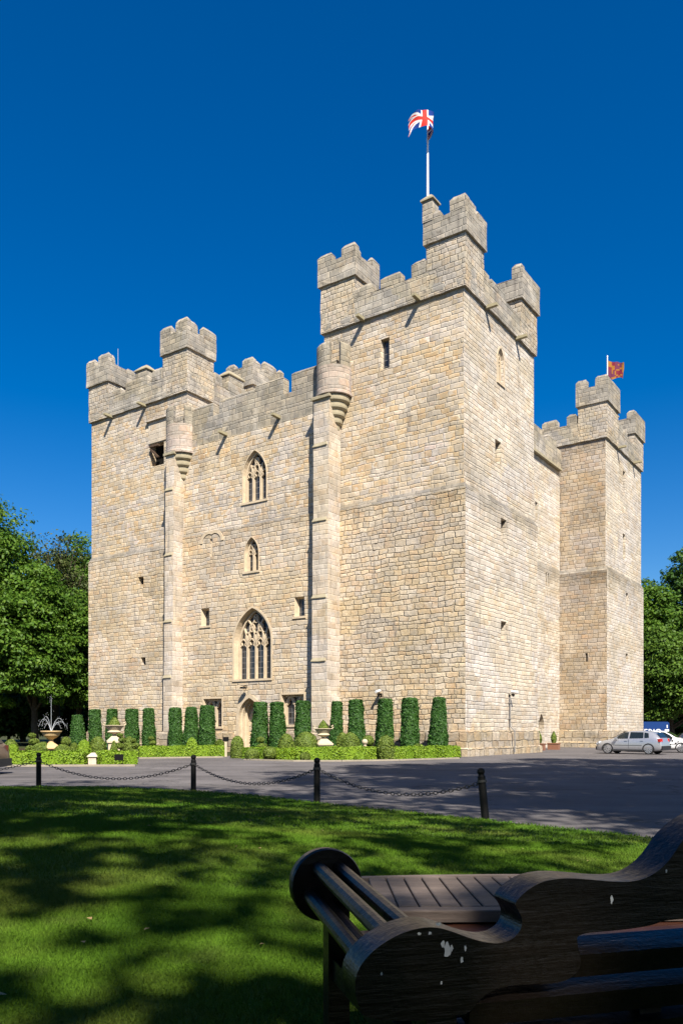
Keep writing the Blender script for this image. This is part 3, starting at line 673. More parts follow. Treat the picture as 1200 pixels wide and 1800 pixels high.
def bartizan(u, v, zc0, zc1, zl, zt, r, gaps):
    mb = MB(); c = (-u, v, 0); prof = []; n = 5
    for i in range(n):                                        # stepped corbels under the drum
        rr = r * (.22 + .78 * (i + .55) / n); z0 = zc0 + (zc1 - zc0) * i / n; z1 = zc0 + (zc1 - zc0) * (i + 1) / n
        prof += [(max(rr - .14, .05), z0), (rr - .02, z0 + .10), (rr, z0 + .2), (rr, z1)]
    mb.cur = 1; mb.lathe([(.0, zc0 - .3)] + prof, 32, c, smooth=False)
    mb.cur = 0; mb.lathe([(r, zc1), (r + .07, zc1 + .05), (r + .07, zc1 + .2), (r, zc1 + .26), (r, zl), (r - .3, zl), (r - .3, zl - .9), (0, zl - .9)], 36, c)
    mb.cur = 2
    for a0, a1 in gaps:
        top = zt; A0, A1 = R(a0), R(a1); mb.lathe([(r, zl), (r, top - .12), (r - .1, top), (r - .2, top), (r - .3, top - .12), (r - .3, zl)], 10, c, A0, A1)
        for a in (A0, A1):
            q = [Vector((-u + rr * math.cos(a), v + rr * math.sin(a), z)) for rr, z in ((r, zl), (r, top - .12), (r - .1, top), (r - .2, top), (r - .3, top - .12), (r - .3, zl))]
            mb.face(q)
    return mb.build('bartizan', [M_PINK, M_SLAB, M_PAR], castle)
bartizan(8.85, -.35, 20.3, 22.4, 24.2, 25.65, 1.12, [(190, 292), (326, 368)])
bartizan(22.5, -.25, 19.2, 21.4, 23.5, 24.85, 1.18, [(195, 283), (323, 372)])
# --- right side wall between the towers
UR = 4.63; P_S, _, _ = side('R', UR, 30, 10, 29)
hs1 = [dict(o=rect(22.6, 23.15, 19.0, 20.6), d=.35, k=.05), dict(o=rect(24.95, 25.25, 13.1, 15.05), d=.3, k=.04), dict(o=rect(25.5, 25.8, 13.1, 15.05), d=.3, k=.04), slit(22.95, .3, 8.6, 8.9), slit(23.05, .3, 5.6, 6.1)]
h_sd = dict(o=arch(24.0, 1.3, .05, 1.7, 2.9), d=.9, k=.06)
mb = MB(); wall(mb, P_S, O_R, 10.5, 28.4, 0, 24.7, hs1 + [h_sd]); sw = mb.build('side_wall', M_RT, castle)
mb = MB(); mb.ubox(UR - .22, UR + .4, 10.9, 28.2, 24.7, 26.3, bottom=True); mb.cur = 1; mb.ubox(UR - .32, UR - .05, 10.9, 28.2, 24.55, 24.85, cap=.1)
for q in range(5): mb.cur = 0; mb.ubox(UR - .22, UR + .4, 11.5 + q * 3.4, 13.4 + q * 3.4, 26.3, 26.95, cap=.12, bottom=False)
mb.build('parapet', [M_PAR, M_SLAB], sw)
mb = MB(); mb.ubox(UR + 1.2, 30, 6.2, 30, 0, 25.0); mb.build('hall_block', M_UP, castle)
for h in hs1: window(P_S, O_R, h, sill=False)
mb = MB(); i1 = shrink(h_sd['o'], .06)
for t in tessellate_polygon([[Vector((a, b, 0)) for a, b in i1]]): mb.face([P_S(*i1[j], .88) for j in t], out=O_R)
mb.build('side_door', M_OAK, castle)
mb = MB()                                                       # drain pipe on the near tower's right face
xp = .18 + .10
mb.tube([(xp, 5.95, 3.6), (xp, 5.95, 1.75), (xp + .28, 6.0, 1.45), (xp + .28, 6.0, .1)], .045, 8)
for z in (3.2, 2.2): mb.box(xp - .12, xp + .06, 5.87, 6.03, z, z + .06)
mb.build('drainpipe', plain('grey_lead_pipe', (.20, .19, .18), .5), castle)

# ------------------------------------------------------------------ flags, lamps and cameras on the castle
def union_jack(x, y):                                           # x 0..1 along the fly, y 0..1 up; 0 blue 1 white 2 red
    X, Y = (x - .5) * 2, (y - .5)
    if abs(Y) < .10 or abs(X) < .10: return 2
    if abs(Y) < .167 or abs(X) < .167: return 1
    d1, d2 = (Y - X * .5) / 1.118, (Y + X * .5) / 1.118
    for d, flip in ((d1, 1), (d2, -1)):
        if abs(d) < .10:
            s = d * (1 if X < 0 else -1) * flip
            return 2 if 0 < s < .067 else 1
    return 0
def flag_mesh(name, L_, H_, dirv, col_fn, mats, parent, top, amp, droop, nx=44, ny=24, curl=0.0, seed=0):
    vs_, fs, mi = [], [], []; D = Vector(dirv).normalized(); S = Vector((-D.y, D.x, 0))
    for i in range(nx + 1):
        for j in range(ny + 1):
            x, y = i / nx, j / ny; a = x ** .7
            off = amp * a * math.sin(x * 8.5 + (1 - y) * 2.2 + seed) + amp * .5 * a * math.sin(x * 15 - y * 3 + seed * 2)
            p = Vector(top) + D * (x * L_ * (1 - curl * x)) + S * (off + curl * L_ * math.sin(x * 3.0) * .55)
            p.z += -(1 - y) * H_ * (1 - .12 * x) - droop * x * x * L_ + .06 * math.sin(x * 9 + seed)
            vs_.append(p)
    for i in range(nx):
        for j in range(ny):
            a = i * (ny + 1) + j; fs.append((a, a + ny + 1, a + ny + 2, a + 1)); mi.append(col_fn((i + .5) / nx, (j + .5) / ny))
    me = bpy.data.meshes.new(name); me.from_pydata(vs_, [], fs); me.polygons.foreach_set('material_index', mi)
    me.polygons.foreach_set('use_smooth', [True] * len(fs)); me.update()
    return link(name, me, parent, mats)
def cloth(name, c):
    t = NT(name); n = t.noise(t.coord(), 6, 3); f = t.lin(n, .3, .7, .9, 1.1); t.set(color=t.mix(1.0, c, t.comb(f, f, f), 'MULTIPLY'), rough=.8, spec=.1); return t.m
M_WHITE = plain('white_painted_pole', (.78, .78, .76), .4, var=.03)
fp = cw(2.38, .05); fp.z = 32.95
pole = empty('flagpole', fp, 0, 'tall white flagpole with a union flag on the nearest tower', 'flagpole')
mb = MB(); mb.tube([(0, 0, -.2), (0, 0, 2.5), (0, 0, 5.0)], [.075, .06, .045], 12); mb.lathe([(0, 4.97), (.07, 5.02), (.08, 5.09), (.05, 5.16), (0, 5.18)], 12); mb.build('pole', M_WHITE, pole)
def catmull(P, t):
    n = len(P) - 1; f = min(t * n, n - 1e-6); i = int(f); u = f - i
    p = [Vector(P[max(0, min(n, k))]) for k in (i - 1, i, i + 1, i + 2)]
    return .5 * (2 * p[1] + (p[2] - p[0]) * u + (2 * p[0] - 5 * p[1] + 4 * p[2] - p[3]) * u * u + (3 * p[1] - p[0] - 3 * p[2] + p[3]) * u ** 3)
def billow(parent, H_, top, mats, nx=54, ny=28):
    # fly path seen from above (right, towards the lawn, drop): it bellies out right of the pole, swings over to the left and droops
    path = [(0, 0, 0), (.22, .22, .03), (.28, .55, .0), (-.05, .80, .02), (-.45, .82, -.02), (-.72, 1.0, -.16), (-.95, .98, -.34), (-1.12, .80, -.55)]
    v, f, mi = [], [], []
    for i in range(nx + 1):
        x = i / nx; p = catmull(path, x)
        for j in range(ny + 1):
            y = j / ny; k = 1 - y; sway = .10 * math.sin(x * 11 + k * 3.5) * (x ** .5)
            v.append((p.x - k * .14 * x + sway * .6, -p.y - sway - .16 * k * math.sin(x * 5.0), top - .42 + p.z - k * H_ * (1 - .22 * x) + .05 * math.sin(x * 7 + k * 4)))
    for i in range(nx):
        for j in range(ny): a = i * (ny + 1) + j; f.append((a, a + ny + 1, a + ny + 2, a + 1)); mi.append(union_jack((i + .5) / nx, (j + .5) / ny))
    me = bpy.data.meshes.new('flag'); me.from_pydata(v, [], f); me.polygons.foreach_set('material_index', mi); me.polygons.foreach_set('use_smooth', [True] * len(f)); me.update()
    return link('flag', me, parent, mats)
billow(pole, 1.25, 5.05, [cloth('flag_blue', (.012, .04, .20)), cloth('flag_white', (.66, .65, .64)), cloth('flag_red', (.55, .04, .03))])
fp = cw(.95, 30.2); fp.z = 32.0
pole2 = empty('flagpole', fp, 0, 'short white flagpole with a maroon and gold banner on the far right tower', 'flagpole')
mb = MB(); mb.tube([(0, 0, -1.8), (0, 0, 2.55)], [.06, .045], 10); mb.lathe([(0, 2.5), (.07, 2.56), (.05, 2.66), (0, 2.68)], 10); mb.build('pole', M_WHITE, pole2)
random.seed(4)
_pat = [[random.random() for _ in range(9)] for _ in range(9)]
def banner(x, y):
    if x > .93: return 1
    q = _pat[int(x * 9)][int(y * 9)]
    base = 0 if (x < .5) == (y > .5) else 2
    return 1 if q > .62 else base
flag_mesh('flag', 1.6, 1.55, (.92, .1, 0), banner, [cloth('banner_maroon', (.16, .02, .035)), cloth('banner_gold', (.27, .12, .025)), cloth('banner_purple', (.12, .03, .06))], pole2, (.05, 0, 2.2), .13, .02, curl=.12, seed=2.2)
an = cw(32.9, 2.5, 31.0)
mb = MB(); mb.tube([(0, 0, -4.2), (0, 0, 2.2)], [.03, .016], 6)
o = mb.build('antenna', plain('grey_aerial', (.45, .46, .47), .4)); o.location = an; tag(o, 'thin grey aerial rod rising behind the left tower turret', 'antenna')
lp = cw(16.0, VC - .12, 4.35)
lamp = empty('wall_lamp', lp, -TH, 'black flat topped lamp on the wall over the entrance door', 'wall lamp')
mb = MB(); mb.lathe([(0, .12), (.20, .08), (.24, .0), (.2, -.03), (0, -.03)], 18, (0, -.42, 0)); mb.tube([(0, 0, .1), (0, -.2, .16), (0, -.42, .1)], .02, 6); mb.build('shade', M_BLACK, lamp)
def cctv(name, loc, rz, label):
    c = empty(name, loc, rz, label, 'security camera')
    mb = MB(); mb.tube([(0, 0, 0), (0, -.28, .05), (0, -.28, .2)], .03, 8); mb.box(-.05, .05, -.03, .0, -.1, .1); mb.build('bracket', M_BLACK, c)
    mb = MB(); mb.tube([(0, -.18, .25), (0, -.62, .18)], .085, 10); mb.build('housing', plain('camera_white', (.7, .7, .7), .4), c)
    mb = MB(); mb.lathe([(.10, 0), (.09, -.1), (.05, -.17), (0, -.19)], 12, (0, -.3, .1)); mb.build('dome', M_BLACK, c)
cctv('security_camera', cw(5.45, -E_LO, 3.65), -TH, 'white and black camera on the front wall above the clipped yews')
cctv('security_camera', cw(-E_LO, 5.95, 3.7), -TH + R(90), 'small camera above the drainpipe on the side wall')

# ------------------------------------------------------------------ ground, road, lawn
def ground_mat():
    t = NT('rough_ground'); o = t.coord(); n = t.noise(o, .6, 5); n2 = t.noise(o, 9, 4)
    t.set(color=t.mix(n2, t.ramp(n, [(.35, (.035, .055, .015)), (.65, (.06, .075, .02))]), (.045, .04, .022)), rough=.95, spec=.1); t.bump(n2, .03); return t.m
def asphalt():
    t = NT('asphalt'); o = t.coord(); n = t.noise(o, .35, 4); n2 = t.noise(o, 55, 3, .7); n3 = t.noise(o, 2.3, 5, .6)
    f = t.math('MULTIPLY', t.lin(n, .3, .7, .74, 1.22), t.lin(n2, .25, .75, .7, 1.3))
    cv = t.n.new('ShaderNodeTexVoronoi'); cv.feature = 'DISTANCE_TO_EDGE'; cv.inputs['Scale'].default_value = .22
    ox, oy, _ = t.sep(o); t.L(t.comb(t.math('ADD', ox, t.math('MULTIPLY', n3, 1.6)), t.math('ADD', oy, t.math('MULTIPLY', n, 2.5))), cv.inputs['Vector'])
    f = t.math('MULTIPLY', f, t.sstep(cv.outputs['Distance'], .002, .010, .55, 1.0))
    wr = t.noise(t.comb(t.math('MULTIPLY', ox, .12), t.math('MULTIPLY', oy, .9)), 1.0, 4, .6); f = t.math('MULTIPLY', f, t.lin(wr, .35, .65, .86, 1.12)); f = t.math('MULTIPLY', f, t.lin(n3, .3, .7, .9, 1.1))
    c = t.mix(1.0, (.115, .105, .104), t.comb(f, f, f), 'MULTIPLY')
    v = t.n.new('ShaderNodeTexVoronoi'); t.L(o, v.inputs['Vector']); v.inputs['Scale'].default_value = .9
    fl = t.sstep(v.outputs['Distance'], .03, .05, .7, 0.0)
    c = t.mix(t.math('MULTIPLY', fl, t.sstep(n3, .5, .6)), c, (.36, .30, .22))
    t.set(color=c, rough=.9, spec=.25); t.bump(n2, .008); return t.m
def lawn_mat(name='lawn', k=1.0):
    t = NT(name); o = t.coord(); n = t.noise(o, .5, 5, .6); n2 = t.noise(o, 38, 4, .7); n3 = t.noise(o, 2.2, 4)
    c = t.ramp(n, [(.3, (.060, .138, .009)), (.48, (.088, .172, .012)), (.62, (.118, .168, .022)), (.74, (.140, .152, .034))])
    c = t.mix(t.lin(n2, .3, .7, 0, .6), c, t.mix(1.0, c, (.5, .58, .5), 'MULTIPLY')); c = t.mix(t.sstep(n3, .55, .7, 0, .35), c, (.10, .125, .03))
    c = t.mix(1.0, c, (k, k, k), 'MULTIPLY')
    t.set(color=c, rough=.85, spec=.12); t.bump(t.math('ADD', n2, t.math('MULTIPLY', n3, .4)), .03); return t.m
M_ASPH = asphalt(); M_LAWN = lawn_mat(); M_BLADE = lawn_mat('grass_blades', 1.15)
M_SOIL = plain('garden_soil', (.055, .038, .024), .95, spec=.05, var=.3, scale=6, bump=.03)
def sheet(name, pts, z, mat, label=None):
    me = bpy.data.meshes.new(name); me.from_pydata([(x, y, z) for x, y in pts], [], [list(range(len(pts)))]); me.update()
    o = link(name, me, None, [mat]); o['kind'] = 'structure'; return o
sheet('ground', [(-900, -300), (900, -300), (900, 1500), (-900, 1500)], -.012, ground_mat())
sheet('road', [(-70, 9), (-10, -40), (60, -40), (60, 80), (48, 110), (20, 110), (14, 62), (2, 48), (-70, 44)], 0.0, M_ASPH)

EDGE_PX = [(-900, 1386), (-500, 1384), (-200, 1383), (0, 1385), (180, 1385), (340, 1392), (450, 1400), (557, 1414), (700, 1428), (850, 1444), (1000, 1460), (1150, 1476), (1300, 1497), (1500, 1535), (1800, 1620)]
EDGE = [gnd(x, y) for x, y in EDGE_PX]
EX = np.array([[p.x, p.y] for p in EDGE])
def resample(a, n):
    s = np.r_[0, np.cumsum(np.hypot(*(np.diff(a, axis=0).T)))]; t = np.linspace(0, s[-1], n)
    q = np.c_[np.interp(t, s, a[:, 0]), np.interp(t, s, a[:, 1])]
    for _ in range(6): q[1:-1] = q[1:-1] * .5 + (q[:-2] + q[2:]) * .25
    return q
ED = resample(EX, 160)
def edge_dist(xy):
    d = np.full(len(xy), 1e9)
    for i in range(len(ED) - 1):
        a, b = ED[i], ED[i + 1]; ab = b - a; t = np.clip(((xy - a) @ ab) / (ab @ ab), 0, 1)
        d = np.minimum(d, np.hypot(*(xy - a - t[:, None] * ab).T))
    return d
def lawn_z(xy):
    d = np.clip(edge_dist(xy) / 8.5, 0, 1); s = d * d * (3 - 2 * d)
    x, y = xy[:, 0], xy[:, 1]
    return .035 + .465 * s + .02 * np.sin(x * .7 + 1) * np.sin(y * .5) * s
back = np.c_[np.linspace(-34, 6, 160), np.full(160, -18.0)]; NK = 70
kk = np.linspace(0, 1, NK) ** 1.3
LV = np.concatenate([ED + (back - ED) * k for k in kk]); LZ = lawn_z(LV); LZ[:160] = .02
skirt = ED + (ED - (ED + (back - ED) * .001)) * 0; 
verts = np.c_[LV, LZ]; verts = np.r_[verts, np.c_[ED, np.full(160, -.02)]]
fs = []
for k in range(NK - 1):
    for i in range(159): a = k * 160 + i; fs.append((a, a + 160, a + 161, a + 1))
b = NK * 160
for i in range(159): fs.append((b + i, i, i + 1, b + i + 1))
me = bpy.data.meshes.new('lawn'); me.from_pydata(verts.tolist(), [], fs); me.polygons.foreach_set('use_smooth', [True] * len(fs)); me.update()
lw = link('lawn', me, None, [M_LAWN]); lw['kind'] = 'structure'
def inside_lawn(xy):                                              # in front of the edge polyline
    ye = np.interp(xy[:, 0], ED[:, 0], ED[:, 1]); return xy[:, 1] < ye - .02
def blades(name, n, y0, y1, h, wd, rng, hw=.45):
    u = rng.random(n); y = np.sqrt(u * (y1 ** 2 - y0 ** 2) + y0 ** 2); x = (rng.random(n) * 2 - 1) * (hw * y + .2)
    xy = np.c_[x, y]; m = inside_lawn(xy); xy = xy[m]; n = len(xy); z = lawn_z(xy)
    a = rng.random(n) * 2 * math.pi; hh = h * (.5 + .8 * rng.random(n)); l = rng.normal(0, .55, (n, 2)) * hh[:, None]
    ww = wd * (.6 + .8 * rng.random(n)); dx = np.cos(a) * ww; dy = np.sin(a) * ww
    v = np.empty((n, 3, 3)); v[:, 0] = np.c_[xy[:, 0] - dx, xy[:, 1] - dy, z - .004]; v[:, 1] = np.c_[xy[:, 0] + dx, xy[:, 1] + dy, z - .004]; v[:, 2] = np.c_[xy + l, z + hh]
    return v.reshape(-1, 3)
rng = np.random.default_rng(7)
def raw_mesh(name, v, k):
    me = bpy.data.meshes.new(name); n = len(v) // k
    me.vertices.add(len(v)); me.vertices.foreach_set('co', v.astype(np.float32).ravel())
    me.loops.add(len(v)); me.loops.foreach_set('vertex_index', np.arange(len(v), dtype=np.int32))
    me.polygons.add(n); me.polygons.foreach_set('loop_start', np.arange(0, len(v), k, dtype=np.int32)); me.update(calc_edges=True); return me
gv = np.concatenate([blades('a', 150000, 2.4, 5.5, .028, .0022, rng), blades('b', 130000, 5.5, 10, .03, .004, rng), blades('c', 110000, 10, 22, .035, .009, rng)])
go = link('grass', raw_mesh('grass', gv, 3), None, [M_BLADE]); tag(go, 'short mown green grass blades over the lawn', 'grass', kind='stuff')

rl = np.random.default_rng(21)
def litter(n):
    y = 3 + 34 * rl.random(n) ** .8; x = (rl.random(n) * 2 - 1) * .45 * y; xy = np.c_[x, y]; z = np.where(inside_lawn(xy), lawn_z(xy) + .022, .006)
    a = rl.random(n) * 6.28; s_ = .014 + .022 * rl.random(n); v = np.empty((n, 4, 3))
    for k, (dx, dy, dz) in enumerate(((1, 0, 0), (0, .6, .3), (-1, 0, .1), (0, -.6, .25))):
        v[:, k] = np.c_[x + s_ * (dx * np.cos(a) - dy * np.sin(a)), y + s_ * (dx * np.sin(a) + dy * np.cos(a)), z + s_ * dz]
    return v.reshape(-1, 3)
lo_ = link('fallen_leaves', raw_mesh('fallen_leaves', litter(130), 4), None, [plain('dry_leaf', (.30, .20, .09), .8, var=.4, scale=.8)]); tag(lo_, 'small dry fallen leaves scattered over road and lawn', 'fallen leaves', kind='stuff')
# ------------------------------------------------------------------ foliage
def foliage(name, stops, rough=.55, trans=.0, spec=.25):
    t = NT(name); g = t.n.new('ShaderNodeNewGeometry'); o = t.coord()
    r = g.outputs['Random Per Island']; n = t.noise(o, .55, 3)
    c = t.ramp(t.math('ADD', t.math('MULTIPLY', r, .65), t.math('MULTIPLY', n, .4)), stops)
    t.set(color=c, rough=rough, spec=spec)
    if trans:
        tr = t.n.new('ShaderNodeBsdfTranslucent'); t.L(c, tr.inputs['Color']); mx = t.n.new('ShaderNodeMixShader'); mx.inputs[0].default_value = trans
        out = t.n['Material Output']; t.L(t.b.outputs[0], mx.inputs[1]); t.L(tr.outputs[0], mx.inputs[2]); t.L(mx.outputs[0], out.inputs['Surface'])
    return t.m
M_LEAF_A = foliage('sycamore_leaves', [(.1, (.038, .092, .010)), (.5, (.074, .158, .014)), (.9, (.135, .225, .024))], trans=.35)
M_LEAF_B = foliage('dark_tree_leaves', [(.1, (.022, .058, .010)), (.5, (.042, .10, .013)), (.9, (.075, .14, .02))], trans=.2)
M_LEAF_D = foliage('mid_green_sycamore_leaves', [(.1, (.040, .085, .010)), (.5, (.075, .15, .015)), (.9, (.13, .21, .025))], trans=.3)  # close to the plain sycamore greens, slightly less translucent
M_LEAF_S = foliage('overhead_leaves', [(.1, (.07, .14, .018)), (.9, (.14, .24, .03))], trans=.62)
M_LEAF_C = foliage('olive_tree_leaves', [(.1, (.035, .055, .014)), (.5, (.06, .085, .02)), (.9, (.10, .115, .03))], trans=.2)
M_YEW = foliage('clipped_yew', [(.1, (.014, .048, .008)), (.5, (.028, .082, .012)), (.9, (.052, .125, .020))])
M_BOX = foliage('clipped_box', [(.1, (.055, .090, .012)), (.5, (.095, .14, .018)), (.9, (.155, .20, .030))])
M_HEDGE = foliage('low_box_hedge', [(.1, (.075, .14, .008)), (.5, (.14, .235, .012)), (.9, (.22, .31, .024))])
M_BARK = plain('bark', (.07, .055, .04), .95, spec=.05, var=.35, scale=5, bump=.03)
def leaf_verts(c, nrm, size, rng, aspect=.55, curl=.25):
    """one bent diamond leaf per centre"""
    n = len(c); r = rng.normal(size=(n, 3)); t = r - (r * nrm).sum(1)[:, None] * nrm; t /= np.linalg.norm(t, axis=1)[:, None] + 1e-9
    b = np.cross(nrm, t); s = size[:, None]
    v = np.empty((n, 4, 3)); v[:, 0] = c - t * s; v[:, 1] = c + b * s * aspect + nrm * s * curl * .5; v[:, 2] = c + t * s - nrm * s * curl; v[:, 3] = c - b * s * aspect + nrm * s * curl * .5
    return v.reshape(-1, 3)
def unit(v): return v / (np.linalg.norm(v, axis=1)[:, None] + 1e-9)
def crown_leaves(rng, cx, cy, z0, z1, rad, nclump, nleaf, size, flat=.55, clump=1.5, hollow=.35, shape='round', up=.6):
    """leaf clumps spread through an uneven crown volume"""
    V = []; tips = []
    lob = [(rng.random() * 6.28, rng.random() * 6.28, 1 + rng.random()) for _ in range(5)]
    for _ in range(nclump):
        while True:
            d = unit(rng.normal(size=(1, 3)))[0]; rr = (hollow + (1 - hollow) * rng.random() ** .5)
            if d[2] > -.75: break
        th = math.atan2(d[1], d[0]); wob = 1 + .16 * math.sin(2 * th + lob[0][0]) + .12 * math.sin(3 * th + 4 * d[2] + lob[1][0]) + .10 * math.sin(5 * th + 7 * d[2] + lob[2][0])
        zc, zr = (z0 + z1) / 2, (z1 - z0) / 2
        c = np.array([cx + d[0] * rad * rr * wob, cy + d[1] * rad * rr * wob, zc + d[2] * zr * rr * (1 + .15 * math.sin(3 * th + lob[3][0]))])
        tips.append(c); n = max(8, int(nleaf * (.5 + rng.random())))
        s = clump * (.6 + .8 * rng.random()); off = unit(rng.normal(size=(n, 3))) * (rng.random((n, 1)) ** .45) * s; off[:, 2] *= flat
        off[:, 2] -= .18 * (off[:, 0] ** 2 + off[:, 1] ** 2) / s
        nr = unit(off / s * .8 + rng.normal(size=(n, 3)) * .45 + np.array([0, 0, up]))
        V.append(leaf_verts(c + off, nr, size * (.6 + .8 * rng.random(n)), rng))
    return np.concatenate(V), tips
def tree(name, loc, h, rad, z0, label, cat='tree', mat=None, seed=1, nclump=150, nleaf=60, size=.26, clump=1.5, flat=.5, group=None, tr=.35, hollow=.35, limbs=12, up=.6):
    rng = np.random.default_rng(seed); root = empty(name, loc, 0, label, cat, group)
    V, tips = crown_leaves(rng, 0, 0, z0, h, rad, nclump, nleaf, size, flat, clump, hollow, up=up)
    link('crown', raw_mesh('crown', V, 4), root, [mat or M_LEAF_A])
    mb = MB(); ph = z0 + (h - z0) * .55
    mb.tube([(0, 0, -.2), (tr * .2, 0, z0 * .5), (0, tr * .3, z0 + .5), (tr * .3, 0, ph)], [tr * 1.25, tr, tr * .8, tr * .35], 10)
    idx = rng.permutation(len(tips))[:limbs]
    for i in idx:
        t = tips[i]; zb = z0 * .8 + (ph - z0 * .8) * rng.random() * .8
        mid = (t[0] * .45, t[1] * .45, zb + (t[2] - zb) * .35 + .3)
        mb.tube([(0, 0, zb), mid, tuple(t)], [tr * .42, tr * .25, .03], 6)
    mb.build('trunk', M_BARK, root); return root

def solid_bush(bmv, n, size, rng, lift=.3):
    return leaf_verts(bmv[0], unit(bmv[1] + rng.normal(size=bmv[1].shape) * .4), size * (.6 + .8 * rng.random(n)), rng, .6, .15)
def clipped(name, prof, mat, loc, label, cat, group, n, size, seed, seg=18, parts=None, rz=0.0):
    """clipped evergreen: bodies of revolution with a leafy skin. prof = list of bodies; body = ((dx,dy), [(r,z)...])"""
    rng = np.random.default_rng(seed); verts = []; faces = []; C, N = [], []
    tot = sum(len(b[1]) for b in prof)
    for (dx, dy), pr in prof:
        b0 = len(verts)
        for i, (r, z) in enumerate(pr):
            for k in range(seg):
                a = 2 * math.pi * k / seg; rr = r * .93 * (1 + .05 * mnoise.noise(Vector((math.cos(a) * 2 + seed, math.sin(a) * 2, z * 2))))
                verts.append((dx + rr * math.cos(a), dy + rr * math.sin(a), z))
        for i in range(len(pr) - 1):
            for k in range(seg): faces.append((b0 + i * seg + k, b0 + i * seg + (k + 1) % seg, b0 + (i + 1) * seg + (k + 1) % seg, b0 + (i + 1) * seg + k))
        faces.append([b0 + (len(pr) - 1) * seg + k for k in range(seg)])
        ar = np.array([max(1e-4, (pr[i][0] + pr[i + 1][0]) * math.hypot(pr[i + 1][0] - pr[i][0], pr[i + 1][1] - pr[i][1])) for i in range(len(pr) - 1)])
        m = int(n * len(pr) / tot); si = rng.choice(len(ar), m, p=ar / ar.sum()); t = rng.random(m); a = rng.random(m) * 2 * math.pi
        P0 = np.array(pr); r = P0[si, 0] + (P0[si + 1, 0] - P0[si, 0]) * t; z = P0[si, 1] + (P0[si + 1, 1] - P0[si, 1]) * t
        dr = P0[si + 1, 0] - P0[si, 0]; dz = P0[si + 1, 1] - P0[si, 1]; ln = np.hypot(dr, dz) + 1e-9
        wob = 1 + .09 * np.sin(2 * a + z * 2.6 + seed) * np.sin(1.9 * z + seed * 1.7) + rng.normal(0, .032, m) + (rng.random(m) < .05) * rng.random(m) * .16
        C.append(np.c_[dx + r * wob * np.cos(a), dy + r * wob * np.sin(a), z]); N.append(np.c_[np.cos(a) * dz / ln, np.sin(a) * dz / ln, -dr / ln])
    C = np.concatenate(C); N = np.concatenate(N); LVt = solid_bush((C, N), len(C), size, rng)
    v = np.concatenate([np.array(verts), LVt]); nb = len(verts); f = faces + [tuple(nb + 4 * i + q for q in range(4)) for i in range(len(C))]
    me = bpy.data.meshes.new(name); me.from_pydata(v.tolist(), [], f); me.update()
    o = link(name, me, None, [mat]); o.location = loc; o.rotation_euler = (0, 0, rz); return tag(o, label, cat, group)
def dome(r, h, z0=0.0, n=9, k=.5):
    """upright dome: straight sides then a rounded top"""
    b = h * k
    return [(r * .93, z0), (r * 1.0, z0 + b * .5), (r, z0 + b)] + [(r * math.cos(t * math.pi / 2 / n), z0 + b + (h - b) * math.sin(t * math.pi / 2 / n)) for t in range(1, n)] + [(.01, z0 + h)]
def ball(r, zc, sq=1.0, n=12): return [(max(.01, r * math.sin(math.pi * t / n)), zc - r * sq * math.cos(math.pi * t / n)) for t in range(n + 1)]
def column(r0, r1, h): return [(r0 * .9, 0), (r0, h * .12), (r0 * .98, h * .3), ((r0 + r1) / 2, h * .6), (r1 * 1.02, h * .92), (r1 * 1.0, h * .98), (r1 * .88, h), (.01, h * 1.004)]

# hedges: stretches of low clipped box
def hedge(pts, hgt, wd, label, seed, dens=900, group='low box hedges edging the garden'):
    rng = np.random.default_rng(seed); pts = [Vector((p[0], p[1], 0)) for p in pts]; mb = MB(); C, N = [], []
    left, right = [], []
    for i, p in enumerate(pts):
        d = (pts[min(i + 1, len(pts) - 1)] - pts[max(i - 1, 0)]).normalized(); q = Vector((-d.y, d.x, 0)) * wd / 2; left.append(p + q); right.append(p - q)
    z = Vector((0, 0, hgt * .96)); ins = .94
    for i in range(len(pts) - 1):
        a, b, c, d = left[i], left[i + 1], right[i + 1], right[i]; m = (pts[i] + pts[i + 1]) / 2
        ln = (pts[i + 1] - pts[i]).length; dr = (pts[i + 1] - pts[i]).normalized(); nn = Vector((-dr.y, dr.x, 0))
        mb.face([a, b, b + z, a + z], out=nn); mb.face([d, c, c + z, d + z], out=-nn); mb.face([a + z, b + z, c + z, d + z], out=(0, 0, 1))
        if i == 0: mb.face([a, d, d + z, a + z], out=-dr)
        if i == len(pts) - 2: mb.face([b, c, c + z, b + z], out=dr)
        for (o, ex, ey, n_, ar) in ((d, c - d, z, -nn, ln * hgt), (a, b - a, z, nn, ln * hgt * .6), (a + z, b - a, d - a, Vector((0, 0, 1)), ln * wd), (a, d - a, z, -dr, wd * hgt if i == 0 else 0), (b, c - b, z, dr, wd * hgt if i == len(pts) - 2 else 0)):
            k = int(ar * dens)
            if k < 1: continue
            s, t = rng.random((k, 1)), rng.random((k, 1))
            P = np.array(o) + s * np.array(ex) + t * np.array(ey); P += np.array(n_) * rng.normal(.0, .022, (k, 1)) + np.array(n_) * .02 * np.sin(P[:, :1] * 3.1 + P[:, 1:2] * 2.7)
            C.append(P); N.append(np.tile(np.array(n_), (k, 1)))
    C = np.concatenate(C); N = np.concatenate(N); lv = leaf_verts(C, unit(N * .8 + rng.normal(size=N.shape) * .45 + np.array([0, 0, .3])), .05 * (.6 + .8 * rng.random(len(C))), rng, .6, .2)
    nb = len(mb.v); v = mb.v + lv.tolist(); f = mb.f + [tuple(nb + 4 * i + q for q in range(4)) for i in range(len(C))]
    me = bpy.data.meshes.new('hedge'); me.from_pydata(v, [], f); me.update(); o = link('hedge', me, None, [M_HEDGE]); return tag(o, label, 'hedge', group)
def G2(x, y): p = gnd(x, y); return (p.x, p.y)
hedge([G2(-140, 1346), G2(10, 1345.5), G2(150, 1345)], .58, .75, 'bright green low hedge left of the small stone pier', 1)
